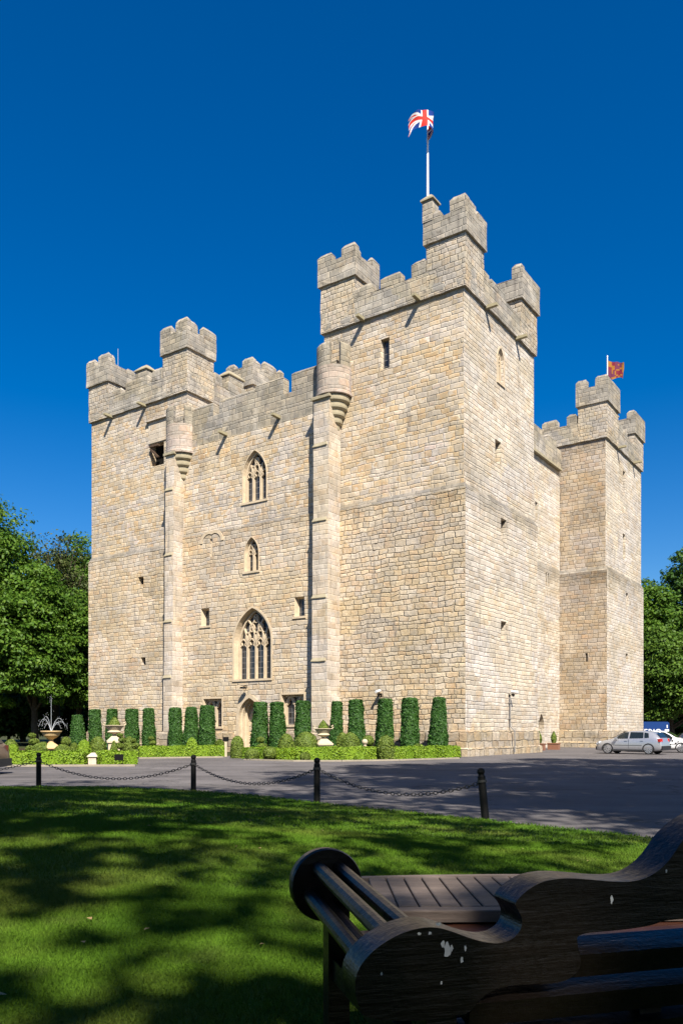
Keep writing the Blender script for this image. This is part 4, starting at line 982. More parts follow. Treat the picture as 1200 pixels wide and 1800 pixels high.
hedge([G2(175, 1345), G2(236, 1343.5)], .58, .75, 'short bright hedge right of the small stone pier with a dark plaque before it', 2)
hedge([G2(244, 1332), G2(320, 1331), G2(391, 1330)], .62, .8, 'low hedge running in front of the left yews to the door path', 3)
hedge([G2(434, 1334), G2(480, 1336), G2(512, 1337)], .60, .6, 'short low hedge just right of the door path', 4)
hedge([G2(522, 1336.5), G2(600, 1336.5), G2(700, 1335), G2(799, 1332)], .64, .8, 'long low hedge ending at the near corner of the castle', 5)
hedge([G2(500, 1326), G2(620, 1325), G2(760, 1323)], .62, .7, 'second low hedge row behind the long one right of the door', 6)
# kerb stones under the hedges and the beds
M_KERB = dressed('kerb_stone', (.30, .26, .20))
def strip(name, px, wd, h, mat):
    pts = [Vector(G2(*p) + (0,)) for p in px]; mb = MB()
    for i in range(len(pts) - 1):
        a, b = pts[i], pts[i + 1]; d = (b - a).normalized(); q = Vector((-d.y, d.x, 0)) * wd / 2
        mb.obox((a + b) / 2 + Vector((0, 0, h / 2 - .02)), (d, Vector((-d.y, d.x, 0)), (0, 0, 1)), (b - a).length / 2, wd / 2, h / 2 + .02)
    o = mb.build(name, mat); o['kind'] = 'structure'; return o
strip('kerb', [(-140, 1349), (10, 1348), (238, 1347.5)], .18, .08, M_KERB)
strip('kerb', [(244, 1334), (392, 1332)], .16, .07, M_KERB); strip('kerb', [(430, 1336.5), (515, 1339), (600, 1339), (700, 1337.5), (805, 1334)], .16, .07, M_KERB)
bedL = [G2(-140, 1348), G2(10, 1347), G2(236, 1346.5), G2(242, 1333.5), G2(392, 1331.5)] + [tuple(cw(17.4, -.9)[:2]), tuple(cw(34.5, .4)[:2]), (-40, 66), (-60, 60)]
bedR = [G2(430, 1336), G2(515, 1338.5), G2(600, 1338.5), G2(700, 1337), G2(803, 1333.5)] + [tuple(cw(.4, -.6)[:2]), tuple(cw(14.3, -.9)[:2])]
for i, b_ in enumerate((bedL, bedR)): sheet('flower_bed', b_, .006 + .001 * i, M_SOIL)

# tall clipped yews along the wall
YG = 'tall clipped yew columns along the castle front'
def yew(px, wpx, ytop, depth, seed, label):
    b = at(px, HZ, depth); b.z = 0; h = EYE + (HZ - ytop) / F * depth; w0 = wpx / F * depth
    yo = clipped('yew_column', [((0, 0), column(w0 * (.49 + .03 * math.sin(seed * 2.1)), w0 * (.37 + .03 * math.cos(seed * 3.3)), h))], M_YEW, b, label, 'yew', YG, 5200, .075, seed, rz=seed); yo.rotation_euler = (R(1.6 * math.sin(seed * 5.1)), R(1.6 * math.cos(seed * 3.7)), seed)
def dep_v(px, v):                                                # depth where a photo column meets the plan line v
    k = (px - CX) / F; o = cw(0, v); d = Vector((-math.cos(TH), math.sin(TH)))
    t = (o.x - k * o.y) / (k * d.y - d.x); return o.y + t * d.y
YEWS = [(138, 25, 1258, -4.2, 'pale green clipped yew standing apart in front of the trees, left of all the others'), (168, 24, 1248, -2.4, 'clipped yew at the left edge of the castle wall'),
        (197, 23, 1247, -2.2, 'clipped yew directly behind the left planted urn'), (232, 25, 1247, -2.2, 'clipped yew one right of the left planted urn'), (262, 24, 1246, -2.2, 'clipped yew just left of the left buttress'),
        (309, 25, 1245, -2.6, 'clipped yew just right of the left buttress'), (336, 26, 1244, -2.6, 'clipped yew between the left buttress and the left ground floor window, second of three'), (364, 30, 1241, -2.8, 'clipped yew covering part of the left ground floor window'),
        (456, 31, 1235, -2.6, 'clipped yew half hiding the entrance door from the right'), (489, 28, 1235, -2.6, 'clipped yew between the door and the right ground floor window'), (531, 31, 1233, -2.8, 'clipped yew covering part of the right ground floor window'),
        (589, 23, 1234, -2.4, 'clipped yew right behind the stone urn on its tall pedestal'), (627, 30, 1231, -2.2, 'clipped yew first to the right of the tall pedestal'), (675, 33, 1229, -2.2, 'clipped yew under the front security camera'),
        (720, 33, 1228, -2.2, 'clipped yew second from the near castle corner'), (769, 32, 1227, -2.2, 'clipped yew closest to the near castle corner')]
for i, (px, wp, yt, v, lb) in enumerate(YEWS): yew(px, wp, yt, dep_v(px, v), i + 1, lb)

# box topiary: px centre, width px, top y, depth, shape
TG = 'clipped box topiary in the front garden'
def topi(px, wpx, ytop, depth, shape, label, seed, mat=None, extra=None):
    b = at(px, HZ, depth); b.z = 0.0; h = EYE + (HZ - ytop) / F * depth; r = wpx / F * depth / 2
    if shape == 'dome': bodies = [((0, 0), dome(r, h, 0, k=.45))]
    elif shape == 'ball': bodies = [((0, 0), ball(r, h - r)), ((0, 0), [(r * .3, 0), (r * .3, h - r)])]
    elif shape == 'cone': bodies = [((0, 0), [(r, 0), (r * .95, h * .2), (r * .6, h * .6), (r * .25, h * .92), (.01, h)])]
    elif shape == 'tiers':
        bodies = [((0, 0), [(.05, 0), (.05, h - r * .6)])]; z = h; rr = r * .62; i = 0
        while z > .35 and i < 3:
            bodies.append((((.05 if i % 2 else -.05), 0), ball(rr, z - rr * .7, .7))); z -= rr * 1.5; rr *= 1.28; i += 1
    elif shape == 'twin': bodies = [((-r * .45, 0), dome(r * .6, h, 0, k=.4)), ((r * .45, -.1), dome(r * .62, h * .94, 0, k=.4))]
    clipped('topiary', bodies, mat or M_BOX, b, label, 'topiary', TG, 2600, .045, seed)
TOPI = [(417, 24, 1294, 43.5, 'dome', 'tall rounded box dome standing left in the gap before the door'), (459, 23, 1296, 42.5, 'tiers', 'stacked ball topiary below the yew beside the door'),
        (443, 24, 1316, 40.8, 'ball', 'low box ball at the hedge front just right of the door path'), (474, 23, 1313, 40.6, 'ball', 'box ball at the hedge front, second right of the door path'),
        (503, 28, 1290, 41.0, 'dome', 'tall box dome splitting the front hedge left of the tall urn'), (538, 40, 1287, 43.6, 'dome', 'broadest box dome immediately left of the tall pedestal'),
        (536, 17, 1323, 39.9, 'ball', 'small ball bulging from the long hedge under the broadest dome'), (602, 22, 1288, 44.2, 'dome', 'narrow dome just right of the tall pedestal'),
        (615, 34, 1288, 43.4, 'dome', 'wide dome second right of the tall pedestal'), (647, 20, 1293, 44.5, 'ball', 'neat ball topiary below the gap between two yews right of the pedestal'),
        (678, 30, 1293, 41.0, 'dome', 'tall dome breaking the long hedge below the front camera'), (566, 27, 1320, 40.9, 'ball', 'flattish ball in the hedge just under the tall pedestal'),
        (607, 34, 1314, 41.8, 'ball', 'low rounded mound behind the long hedge right of the pedestal'), (633, 21, 1323, 39.9, 'ball', 'small ball bulging from the long hedge left of its tall dome'),
        (735, 24, 1308, 43.0, 'ball', 'low ball behind the long hedge near its right end'),
        (19, 24, 1300, 38.0, 'dome', 'big rounded dome at the far left by the bronze car'), (22, 17, 1309, 36.4, 'ball', 'smaller ball in front of the far left dome'),
        (58, 20, 1289, 39.0, 'tiers', 'stacked ball topiary left of the fountain'), (70, 26, 1307, 37.0, 'ball', 'ball hugging the fountain pedestal on its left'), (76, 18, 1305, 38.4, 'ball', 'smaller ball between fountain and stacked topiary'),
        (116, 16, 1296, 39.0, 'ball', 'ball on a stem just right of the fountain'), (110, 30, 1309, 37.4, 'ball', 'wide low mound right of the fountain pedestal'), (130, 14, 1306, 38.0, 'dome', 'narrow greyish dome below the lone pale yew'),
        (148, 23, 1301, 37.2, 'dome', 'yellowish dome behind the hedge, left of the small pier'), (172, 26, 1295, 39.4, 'dome', 'olive green dome below the leftmost wall yew'), (200, 20, 1303, 37.6, 'cone', 'cone shaped box in front of the left urn'),
        (213, 15, 1290, 38.0, 'tiers', 'slim stacked balls right of the left urn'), (227, 20, 1295, 40.5, 'dome', 'dome partly behind stacked discs right of the left urn'), (236, 16, 1299, 39.0, 'tiers', 'stacked discs topiary at the corner of the left garden'),
        (267, 15, 1295, 46.2, 'tiers', 'two balls on one stem below the yew left of the buttress'), (337, 19, 1297, 46.2, 'dome', 'bright dome in the middle of the hedge before the left yews'),
        (386, 14, 1301, 46.8, 'ball', 'ball topiary at the door end of the left hedge'), (305, 24, 1313, 46.6, 'ball', 'low bulge in the hedge before the left buttress')]
for i, (px, wp, yt, dp, shp, lb) in enumerate(TOPI): topi(px, wp, yt, dp, shp, lb, 50 + i, M_HEDGE if i in (11, 13, 16, 23, 30) else None)

# ------------------------------------------------------------------ stone garden ornaments
M_ORN = dressed('carved_garden_stone', (.50, .42, .29)); M_ORN2 = dressed('ochre_garden_stone', (.52, .37, .19))
fb = at(90, HZ, 38.6); fb.z = 0
fo = empty('fountain', fb, 0, 'ochre stone fountain bowl on a pedestal with thin water jets, left of the castle', 'fountain')
mb = MB(); mb.box(-.31, .31, -.31, .31, 0, .62); mb.box(-.42, .42, -.42, .42, .62, .72, cap=.04); mb.lathe([(.36, .72), (.30, .80), (.14, .90), (.10, 1.0), (.09, 1.06), (.16, 1.1)], 24); mb.build('pedestal', M_ORN2, fo)
mb = MB(); mb.lathe([(.10, 1.06), (.2, 1.12), (.36, 1.24), (.42, 1.38), (.49, 1.43), (.49, 1.48), (.44, 1.48), (.38, 1.40), (0, 1.34)], 28); mb.build('bowl', M_ORN2, fo)
tw = NT('water_spray'); tw.set(color=(.85, .9, .95), rough=.1, spec=.5, alpha=.3); M_SPRAY = tw.m
mb = MB(); random.seed(3)
for a, r0, zh in ((0, 0, .92), (-.35, -.55, .62), (.4, .6, .66), (-.2, -.3, .4), (.25, .42, .45), (.1, .75, .5), (-.1, -.42, .75)):
    pts = [(r0 * t / 8, a * t / 8 * .4, 1.42 + zh * 4 * (t / 9) * (1 - t / 9 * (1.0 if r0 else .55))) for t in range(9)]
    mb.tube(pts, [.011 - .0008 * t for t in range(9)], 5)
    for _ in range(14):
        q = pts[random.randint(4, 8)]; mb.lathe([(0, -.014), (.009, 0), (0, .012)], 5, (q[0] + random.gauss(0, .07), q[1] + random.gauss(0, .07), q[2] + random.gauss(0, .10)))
mb.build('water_jet', M_SPRAY, fo)
def urn(px, depth, label, ped_top, s, seed):
    b = at(px, HZ, depth); b.z = 0; u = empty('urn', b, R(20), label, 'urn', 'stone urns planted with clipped box')
    mb = MB(); pt = ped_top; mb.box(-.36 * s, .36 * s, -.36 * s, .36 * s, 0, pt - .12); mb.box(-.43 * s, .43 * s, -.43 * s, .43 * s, pt - .12, pt + .22, cap=.26, capin=.26 * s); mb.build('pedestal', M_ORN, u)
    mb = MB(); mb.lathe([(.16, 0), (.1, .08), (.09, .14), (.22, .18), (.36, .25), (.30, .33), (.33, .38), (.46, .55), (.50, .58), (.46, .6), (.38, .56), (0, .52)], 26, (0, 0, pt + .18))
    for sg in (-1, 1): mb.tube([(sg * .44, 0, pt + .72), (sg * .58, 0, pt + .84), (sg * .56, 0, pt + .95), (sg * .46, 0, pt + .88)], .03, 6)
    mb.build('vase', M_ORN, u)
    o = clipped('box_plant', [((0, 0), [(.28, 0), (.27, .1), (.2, .25), (.09, .42), (.01, .5)])], M_BOX, (0, 0, pt + .72), None, None, None, 700, .045, seed); o.parent = u
    return u
urn(568, 43.8, 'big two handled stone urn on a tall pedestal right of the door, planted with cone', .82, 1.0, 91)
urn(201, 41.5, 'weathered stone urn before the left yews, planted with a small cone', .98, .9, 92)
pb = at(164, HZ, 35.4); pb.z = 0
mb = MB(); mb.box(-.17, .17, -.17, .17, 0, .34); mb.box(-.22, .22, -.22, .22, .34, .52, cap=.15, capin=.15); o = mb.build('stone_pier', dressed('pale_pier_stone', (.56, .48, .38))); o.location = pb; tag(o, 'small pale stone pier with a pyramid cap set into the left hedge', 'pier')
sb = at(209, HZ, 34.7); sb.z = 0
sg_ = empty('plaque', sb, 0, 'small black plaque on two legs in front of the left hedge', 'plaque')
mb = MB(); mb.box(-.19, .19, -.02, .01, .22, .47); mb.build('board', M_BLACK, sg_); 
for sx in (-.16, .16):
    mb = MB(); mb.box(sx - .01, sx + .01, -.01, .01, 0, .24); mb.build('leg', M_BLACK, sg_)
sb = at(397, HZ, 46.2); sb.z = 0
ss = empty('sign', sb, 0, 'small black sign on a pale post beside the door path', 'sign')
mb = MB(); mb.box(-.06, .06, -.06, .06, 0, .95); mb.build('post', M_ORN, ss); mb = MB(); mb.box(-.17, .17, -.09, -.06, .88, 1.12); mb.build('board', M_BLACK, ss)
# white ball flowers / stone finial bits by the hedge
mb = MB(); mb.lathe(ball(.16, .55), 16); mb.tube([(0, 0, 0), (0, 0, .45)], .09, 10); o = mb.build('stone_ball', M_ORN); o.location = at(641, HZ, 43.6); o.location.z = .32; tag(o, 'small pale stone ball ornament beside the neat ball topiary', 'ornament')
# planters by the side door
def planter(px, depth, label, seed):
    b = at(px, HZ, depth); b.z = 0; p = empty('planter', b, R(-35), label, 'planter', 'terracotta planters at the side door')
    mb = MB(); mb.box(-.42, .42, -.22, .22, 0, .5); mb.box(-.45, .45, -.25, .25, .44, .52); mb.build('trough', plain('terracotta', (.22, .10, .06), .85), p)
    o = clipped('shrub', [((0, 0), [(.12, 0), (.2, .3), (.16, .6), (.01, .9)])], M_BOX, (0, 0, .5), None, None, None, 700, .06, seed); o.parent = p
planter(947, 60.5, 'terracotta trough with a thin shrub left of the side door', 101); planter(973, 62.5, 'terracotta trough with a thin shrub right of the side door', 102)
gs = at(63, HZ, 39.5); gs.z = 0
# ------------------------------------------------------------------ posts and chains
M_CHAIN = plain('dark_chain_iron', (.02, .019, .018), .5, spec=.5)
POSTS = [(68, 1384.5, 1323), (340, 1392, 1327), (557, 1413.5, 1332), (853, 1443.5, 1350)]
PL = ['black wooden post at the left end of the chain fence', 'black post in front of the left hedge end, second in the chain fence', 'black round topped post below the tall urn', 'leaning black post nearest the bench at the right end of the chain']
tops = []
for i, (px, yb, yt) in enumerate(POSTS):
    b = gnd(px, yb); xy = np.array([[b.x, b.y]]); b.z = float(lawn_z(xy)[0]) - .03; h = EYE + (HZ - yt) / F * b.y - b.z
    mb = MB(); mb.lathe([(.066, 0), (.064, h - .14), (.05, h - .12), (.05, h - .10), (.066, h - .07), (.06, h - .03), (.03, h - .004), (0, h)], 16)
    p = empty('bollard', b, 0, PL[i], 'post', 'black posts of the chain fence'); mb.build('post', M_BLACK, p)
    mb = MB(); mb.lathe([(0.079, h - .24), (.079, h - .20), (.07, h - .20)], 14); mb.build('collar', M_CHAIN, p)
    if i == 3: p.rotation_euler = (R(-2), R(-5.0), 0)
    tops.append(b + Vector((0, 0, h - .22)))
def link_chain(a, b, sag, label):
    n = max(12, int((b - a).length / .085)); pts = []
    for i in range(n + 1):
        t = i / n; p = a.lerp(b, t); p.z -= sag * 4 * t * (1 - t); pts.append(p)
    mb = MB()
    for i in range(n):
        p, q = pts[i], pts[i + 1]; d = (q - p).normalized(); c = (p + q) / 2; sdv = Vector((-d.y, d.x, 0)).normalized(); up = d.cross(sdv)
        s = sdv if i % 2 else up; hl, hw = (q - p).length * .72, .028; ring = [c + d * hl * math.cos(k * math.pi / 4) + s * hw * math.sin(k * math.pi / 4) for k in range(9)]
        mb.tube(ring, .0078, 4, cap=False)
    o = mb.build('chain', M_CHAIN); return tag(o, label, 'chain', 'iron chains slung between the posts')
link_chain(tops[0], tops[1], .42, 'iron chain between the two left posts'); link_chain(tops[1], tops[2], .40, 'iron chain slung across the middle of the road edge'); link_chain(tops[2], tops[3], .36, 'iron chain reaching the leaning right hand post')
link_chain(tops[0] + Vector((-7.0, 1.0, -.0)), tops[0], .45, 'iron chain running out of the picture on the left')

# ------------------------------------------------------------------ cars
def car_paint(name, c, metal=.6): t = NT(name); n = t.noise(t.coord(), 3, 2); t.set(color=t.mix(n, c, tuple(x * .93 for x in c)), rough=.28, metal=metal, coat=.6, spec=.5); return t.m
M_TYRE = plain('tyre_rubber', (.016, .016, .017), .85); M_RIM = plain('alloy_rim', (.55, .55, .57), .3, metal=.8); M_CGLASS = plain('car_window_glass', (.012, .017, .018), .06, spec=.6)
M_TRIM = plain('black_plastic_trim', (.02, .02, .022), .6); M_LDK = plain('dark_lamp_lens', (.07, .02, .015), .2); M_RED = plain('red_lamp_lens', (.42, .015, .015), .15); M_LAMP = plain('headlamp_lens', (.55, .57, .6), .1)
def car(name, loc, ang, paint, label, L_=4.2, W=1.76, H=1.48, hatch=True, lamps=True, group='cars parked at the castle'):
    c = empty(name, loc, ang, label, 'car', group); hl = L_ / 2
    # x, hood/roof height, half width, belt height, roof half width, sill height
    S = [(hl, .50, .60, .50, .55, .34), (hl - .06, .64, .72, .62, .62, .24), (hl - .25, .76, .82, .74, .68, .20), (hl - .6, .86, .86, .83, .70, .19), (hl - 1.02, .95, .875, .90, .70, .19), (hl - 1.18, 1.02, .88, .92, .66, .19),
         (hl - 1.5, 1.22, .88, .93, .64, .19), (hl - 1.85, 1.40, .88, .945, .62, .19), (hl - 2.2, 1.47, .88, .955, .61, .19), (hl - 2.7, 1.48, .88, .965, .60, .19), (hl - 3.2, 1.45, .88, .985, .59, .19), (hl - 3.6, 1.39, .875, 1.0, .57, .20), (hl - 3.85, 1.22, .86, 1.0, .58, .22),
         (-hl + .12, 1.0, .83, .98, .62, .24), (-hl + .04, .80, .79, .78, .66, .28), (-hl, .52, .74, .52, .64, .34)]
    if not hatch: pass
    rows = []
    for x, top, hw, belt, rw, sill in S:
        hw *= W / 1.76; top *= H / 1.48
        half = [(hw * .90, sill), (hw * .985, sill + .10), (hw, min(.5, belt - .02) if belt > .5 else sill + .12), (hw * .99, (belt + min(.5, belt)) / 2 + .02), (hw * .955, belt)]
        e = max(top - belt, 0.004); half += [(hw * .94 + (rw - hw * .94) * .5, belt + e * .55), (rw + .03, belt + e * .9), (rw * .7, belt + e * .985), (0, top)]
        rows.append([(x, y, z) for y, z in half] + [(x, -y, z) for y, z in half[-2::-1]])
    V = [p for r in rows for p in r]; n = len(rows[0]); fs = []
    for i in range(len(rows) - 1):
        for k in range(n - 1): fs.append((i * n + k, i * n + k + 1, (i + 1) * n + k + 1, (i + 1) * n + k))
        fs.append((i * n + n - 1, i * n, (i + 1) * n, (i + 1) * n + n - 1))
    fs.append(list(range(n))[::-1]); fs.append([(len(rows) - 1) * n + k for k in range(n)])
    me = bpy.data.meshes.new('body'); me.from_pydata(V, [], fs); me.polygons.foreach_set('use_smooth', [True] * len(fs)); me.update()
    bm = bmesh.new(); bm.from_mesh(me); bmesh.ops.recalc_face_normals(bm, faces=bm.faces); bm.to_mesh(me); bm.free()
    body = link('body', me, c, [paint])
    w_ = W / 1.76
    def side_y(sx, z, belt=.94): # outer surface half width in the glass band
        return ((.83 - .11 * (z - .955) / .285) if z < 1.24 else (.72 - .08 * (z - 1.24) / .18)) * w_ + .022
    for sgn in (1, -1):
        for quad in ([(hl - 1.32, .98), (hl - 2.12, .98), (hl - 2.14, 1.38), (hl - 1.92, 1.37), (hl - 1.55, 1.18)], [(hl - 2.22, .985), (hl - 3.08, 1.0), (hl - 3.05, 1.37), (hl - 2.24, 1.385)], [(hl - 3.14, 1.0), (hl - 3.42, 1.04), (hl - 3.36, 1.32), (hl - 3.11, 1.36)]):
            mb = MB(); mb.face([(x, sgn * (side_y(x, z * 1.0)), z * H / 1.48) for x, z in quad], out=(0, sgn, .2)); mb.build('side_window', M_CGLASS, c)
        for xw in (hl - .82, -hl + .80):
            wh = bpy.data.objects.new('wheel', None)
            mb = MB(); R0 = .315
            Q = lambda prof: [(r, z) for r, z in prof]
            for (r0, y0), (r1, y1) in zip([(.0, -.09), (.27, -.09), (R0, -.07), (R0, .07), (.27, .09)], [(.27, -.09), (R0, -.07), (R0, .07), (.27, .09), (0, .085)]):
                for k in range(24):
                    t0, t1 = 2 * math.pi * k / 24, 2 * math.pi * (k + 1) / 24
                    P = lambda r, t, y: (xw + r * math.cos(t), sgn * (.775 * w_ + y), .315 + r * math.sin(t))
                    mb.face([P(r0, t0, y0), P(r0, t1, y0), P(r1, t1, y1), P(r1, t0, y1)] if r0 > 0 and r1 > 0 else ([P(r0, 0, y0), P(r1, t0, y1), P(r1, t1, y1)] if r0 == 0 else [P(r0, t0, y0), P(r0, t1, y0), P(r1, 0, y1)]))
            wo_ = mb.build('wheel', M_TYRE, c)
            mb = MB(); yy = sgn * (.775 * w_ + .096)
            for k in range(9):
                a = 2 * math.pi * k / 9; mb.face([(xw + r * math.cos(a + da), yy, .315 + r * math.sin(a + da)) for r, da in ((.04, -.5), (.225, -.17), (.225, .17), (.04, .5))], out=(0, sgn, 0))
            for k in range(24):
                t0, t1 = 2 * math.pi * k / 24, 2 * math.pi * (k + 1) / 24; mb.face([(xw + r * math.cos(t), yy, .315 + r * math.sin(t)) for r, t in ((.205, t0), (.205, t1), (.24, t1), (.24, t0))], out=(0, sgn, 0))
            mb.build('rim', M_RIM, wo_)
            mb = MB(); yy = sgn * (.88 * w_ + .004)
            for k in range(16):
                t0, t1 = math.pi * (k / 16 * 1.14 - .07), math.pi * ((k + 1) / 16 * 1.14 - .07)
                mb.face([(xw + r * math.cos(t), yy + (0 if r < .36 else sgn * .004), .315 + r * math.sin(t)) for r, t in ((.30, t0), (.30, t1), (.375, t1), (.375, t0))], out=(0, sgn, 0))
            mb.build('wheel_arch', M_TRIM, c)
        mb = MB(); mb.obox((hl - 1.42, sgn * .98 * w_, .98), ((1, 0, 0), (0, 1, 0), (0, 0, 1)), .07, .09, .06); mb.build('mirror', M_TRIM if sgn < 0 else paint, c)
        mb = MB(); mb.obox((-hl + .16, sgn * .72 * w_, .88), (Vector((1, -.35 * sgn, 0)).normalized(), Vector((.35 * sgn, 1, 0)).normalized(), (0, 0, 1)), .11, .13, .10); mb.build('tail_lamp', M_RED if lamps else M_LDK, c)
        mb = MB(); mb.obox((hl - .2, sgn * .68 * w_, .68), (Vector((1, -.5 * sgn, -.5)).normalized(), Vector((.4 * sgn, 1, 0)).normalized(), (0, 0, 1)), .14, .13, .07); mb.build('headlight', M_LAMP, c)
        for xd in (hl - 2.0, hl - 3.0):
            mb = MB(); mb.obox((xd, sgn * (.868 * w_ + .012), .84), ((1, 0, 0), (0, 1, 0), (0, 0, 1)), .09, .018, .018); mb.build('door_handle', paint, c)
        mb = MB(); mb.obox((hl - 2.1, sgn * (.88 * w_ + .004), .24), ((1, 0, 0), (0, 1, 0), (0, 0, 1)), .92, .012, .05); mb.build('sill_trim', M_TRIM, c)
        mb = MB(); mb.obox((hl - 2.17, sgn * (.874 * w_ + .004), .66), ((1, 0, 0), (0, 1, 0), (0, 0, 1)), .006, .004, .3); mb.obox((hl - 2.1, sgn * (.88 * w_ + .003), .56), ((1, 0, 0), (0, 1, 0), (0, 0, 1)), .9, .005, .012); mb.build('door_seam', M_TRIM, c)
    mb = MB(); mb.face([(-hl + .17, -.62 * w_, 1.03), (-hl + .17, .62 * w_, 1.03), (-hl + .43, .52 * w_, 1.34 * H / 1.48), (-hl + .43, -.52 * w_, 1.34 * H / 1.48)], out=(-1, 0, .5))
    mb.v = [(x - .03, y, z + .02) for x, y, z in mb.v]; mb.build('rear_window', M_CGLASS, c)
    mb = MB(); mb.face([(hl - 1.16, -.66 * w_, 1.0), (hl - 1.16, .66 * w_, 1.0), (hl - 1.84, .54 * w_, 1.40 * H / 1.48), (hl - 1.84, -.54 * w_, 1.40 * H / 1.48)], out=(1, 0, .5))
    mb.v = [(x + .03, y, z + .02) for x, y, z in mb.v]; mb.build('windscreen', M_CGLASS, c)
    mb = MB(); mb.obox((-hl + .05, 0, .40), ((1, 0, 0), (0, 1, 0), (0, 0, 1)), .10, .78 * w_, .13); mb.obox((hl - .05, 0, .36), ((1, 0, 0), (0, 1, 0), (0, 0, 1)), .08, .66 * w_, .11); mb.build('bumper', M_TRIM, c)
    return c
M_SIL = car_paint('silver_paint', (.46, .47, .50)); M_WHT = car_paint('white_paint', (.80, .80, .80), 0.0); M_BRZ = car_paint('bronze_paint', (.14, .10, .08), .5); M_NVY = car_paint('navy_paint', (.03, .04, .06), .3)
p = at(1111, HZ, 51.6); p.z = 0; car('parked_car', p, math.atan2(.637, -.768), M_SIL, 'silver hatchback parked at the foot of the far tower')
p = at(1166, HZ, 55.5); p.z = 0; wc = car('parked_car', p, math.atan2(-.55, .84), M_WHT, 'white car half hidden behind the silver hatchback')
mb = MB(); random.seed(8)
for (x, z, r) in ((.45, .72, .07), (.75, .80, .06), (.62, .55, .05), (.95, .62, .07), (.3, .5, .05), (1.1, .74, .05), (.2, .8, .06)):
    mb.face([(x + r * math.cos(a) * (1 + .3 * math.sin(2 * a)), -.892, z + r * math.sin(a)) for a in [k * math.pi / 5 for k in range(10)]], out=(0, -1, 0))
mb.build('spot_decal', M_TRIM, wc)
p = at(1236, HZ, 66); p.z = -.25; p.z = 0; car('parked_car', p, math.atan2(-.3, .95), M_NVY, 'dark blue car at the right edge beyond the white one', H=1.40)
p = at(-106, HZ, 27.6); p.z = 0; car('parked_car', p, R(176), M_BRZ, 'bronze car cut by the left edge with only its rear in view', lamps=False)
# van
p = at(1143, HZ, 84.5); p.z = 0
van = empty('van', p, R(186), 'blue box van with white lettering behind the far tower', 'van')
M_BLUE = plain('blue_van_paint', (.004, .030, .135), .45, spec=.3, var=.05)
mb = MB()
prof = [(-1.55, .35), (-1.55, 2.25), (-1.35, 2.38), (2.2, 2.38), (2.9, 1.6), (3.5, 1.25), (3.6, .75), (3.6, .35)]
mb.poly_prism(prof, lambda s, t, d: Vector((s, d, t)), -.95, .95, (0, -1, 0)); mb.build('body', M_BLUE, van)
for xw in (2.6, -.8):
    for sg in (-1, 1):
        mb = MB(); mb.tube([(xw, sg * .80, .34), (xw, sg * .975, .34)], .34, 20); wv = mb.build('wheel', M_TYRE, van)
        mb = MB(); mb.tube([(xw, sg * .97, .34), (xw, sg * .985, .34)], .2, 16); mb.build('hub', M_RIM, wv)
for sg in (-1, 1):
    mb = MB(); mb.face([(1.5, sg * .955, 1.35), (2.75, sg * .955, 1.35), (2.3, sg * .955, 2.1), (1.5, sg * .955, 2.1)], out=(0, sg, 0)); mb.build('side_window', M_CGLASS, van)
    mb = MB(); mb.obox((-1.56, sg * .78, 1.5), ((1, 0, 0), (0, 1, 0), (0, 0, 1)), .02, .1, .25); mb.build('tail_lamp', M_RED, van)
mb = MB(); mb.face([(2.25, -.8, 2.36), (2.25, .8, 2.36), (2.93, .85, 1.6), (2.93, -.85, 1.6)], out=(1, 0, 1)); mb.v = [(x + .03, y, z + .03) for x, y, z in mb.v]; mb.build('windscreen', M_CGLASS, van)
mb = MB(); mb.face([(-1.5, .957, 1.25), (-1.05, .957, 1.25), (-1.05, .957, 1.6), (-1.5, .957, 1.6)], out=(0, 1, 0)); mb.face([(-1.36, .957, 1.75), (-1.26, .957, 1.75), (-1.26, .957, 2.05), (-1.36, .957, 2.05)], out=(0, 1, 0)); mb.build('sticker', M_WHITE, van)
fc = bpy.data.curves.new('lettering', 'FONT'); fc.body = 'ERIO'; fc.size = .85; fc.extrude = .004; fc.align_x = 'CENTER'; fc.space_character = 1.05
tmp = bpy.data.objects.new('tmp', fc); COL.objects.link(tmp); bpy.context.view_layer.update()
tm = bpy.data.meshes.new_from_object(tmp.evaluated_get(bpy.context.evaluated_depsgraph_get())); bpy.data.objects.remove(tmp)
tm.materials.clear(); lo = link('lettering', tm, van, [M_WHITE]); lo.location = (.25, .958, 1.04); lo.rotation_euler = (R(90), 0, R(180))

# ------------------------------------------------------------------ bench and table
M_BW = None
def old_wood(name, c, rough=.38, spec=.5, var=.35, moss=.5):
    t = NT(name); o = t.coord(); x, y, z = t.sep(o)
    g = t.noise(t.comb(t.math('MULTIPLY', x, 3.0), t.math('MULTIPLY', y, 14.0), t.math('MULTIPLY', z, 30.0)), 1.0, 5, .65); n = t.noise(o, 3.0, 4); sp = t.noise(o, 60, 3, .7)
    f = t.math('MULTIPLY', t.lin(g, .3, .7, 1 - var, 1 + var), t.lin(n, .3, .7, .7, 1.3))
    col = t.mix(1.0, c, t.comb(f, f, f), 'MULTIPLY')
    col = t.mix(t.sstep(n, .60, .72, 0, moss), col, (.012, .018, .006))
    t.set(color=col, rough=t.lin(sp, .3, .7, rough - .05, rough + .08), spec=spec); t.bump(t.math('ADD', g, t.math('MULTIPLY', sp, .3)), .0035); return t.m
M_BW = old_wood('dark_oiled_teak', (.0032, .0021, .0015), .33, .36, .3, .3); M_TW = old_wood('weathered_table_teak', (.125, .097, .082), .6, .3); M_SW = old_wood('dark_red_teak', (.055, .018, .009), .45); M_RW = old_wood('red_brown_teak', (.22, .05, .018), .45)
LZ0 = .5; BA = R(15.5); BO = Vector((.15, 1.75, LZ0))
bench = empty('garden_bench', BO, BA, 'dark wooden garden bench with rolled arms and a wavy back, seen from behind', 'bench')
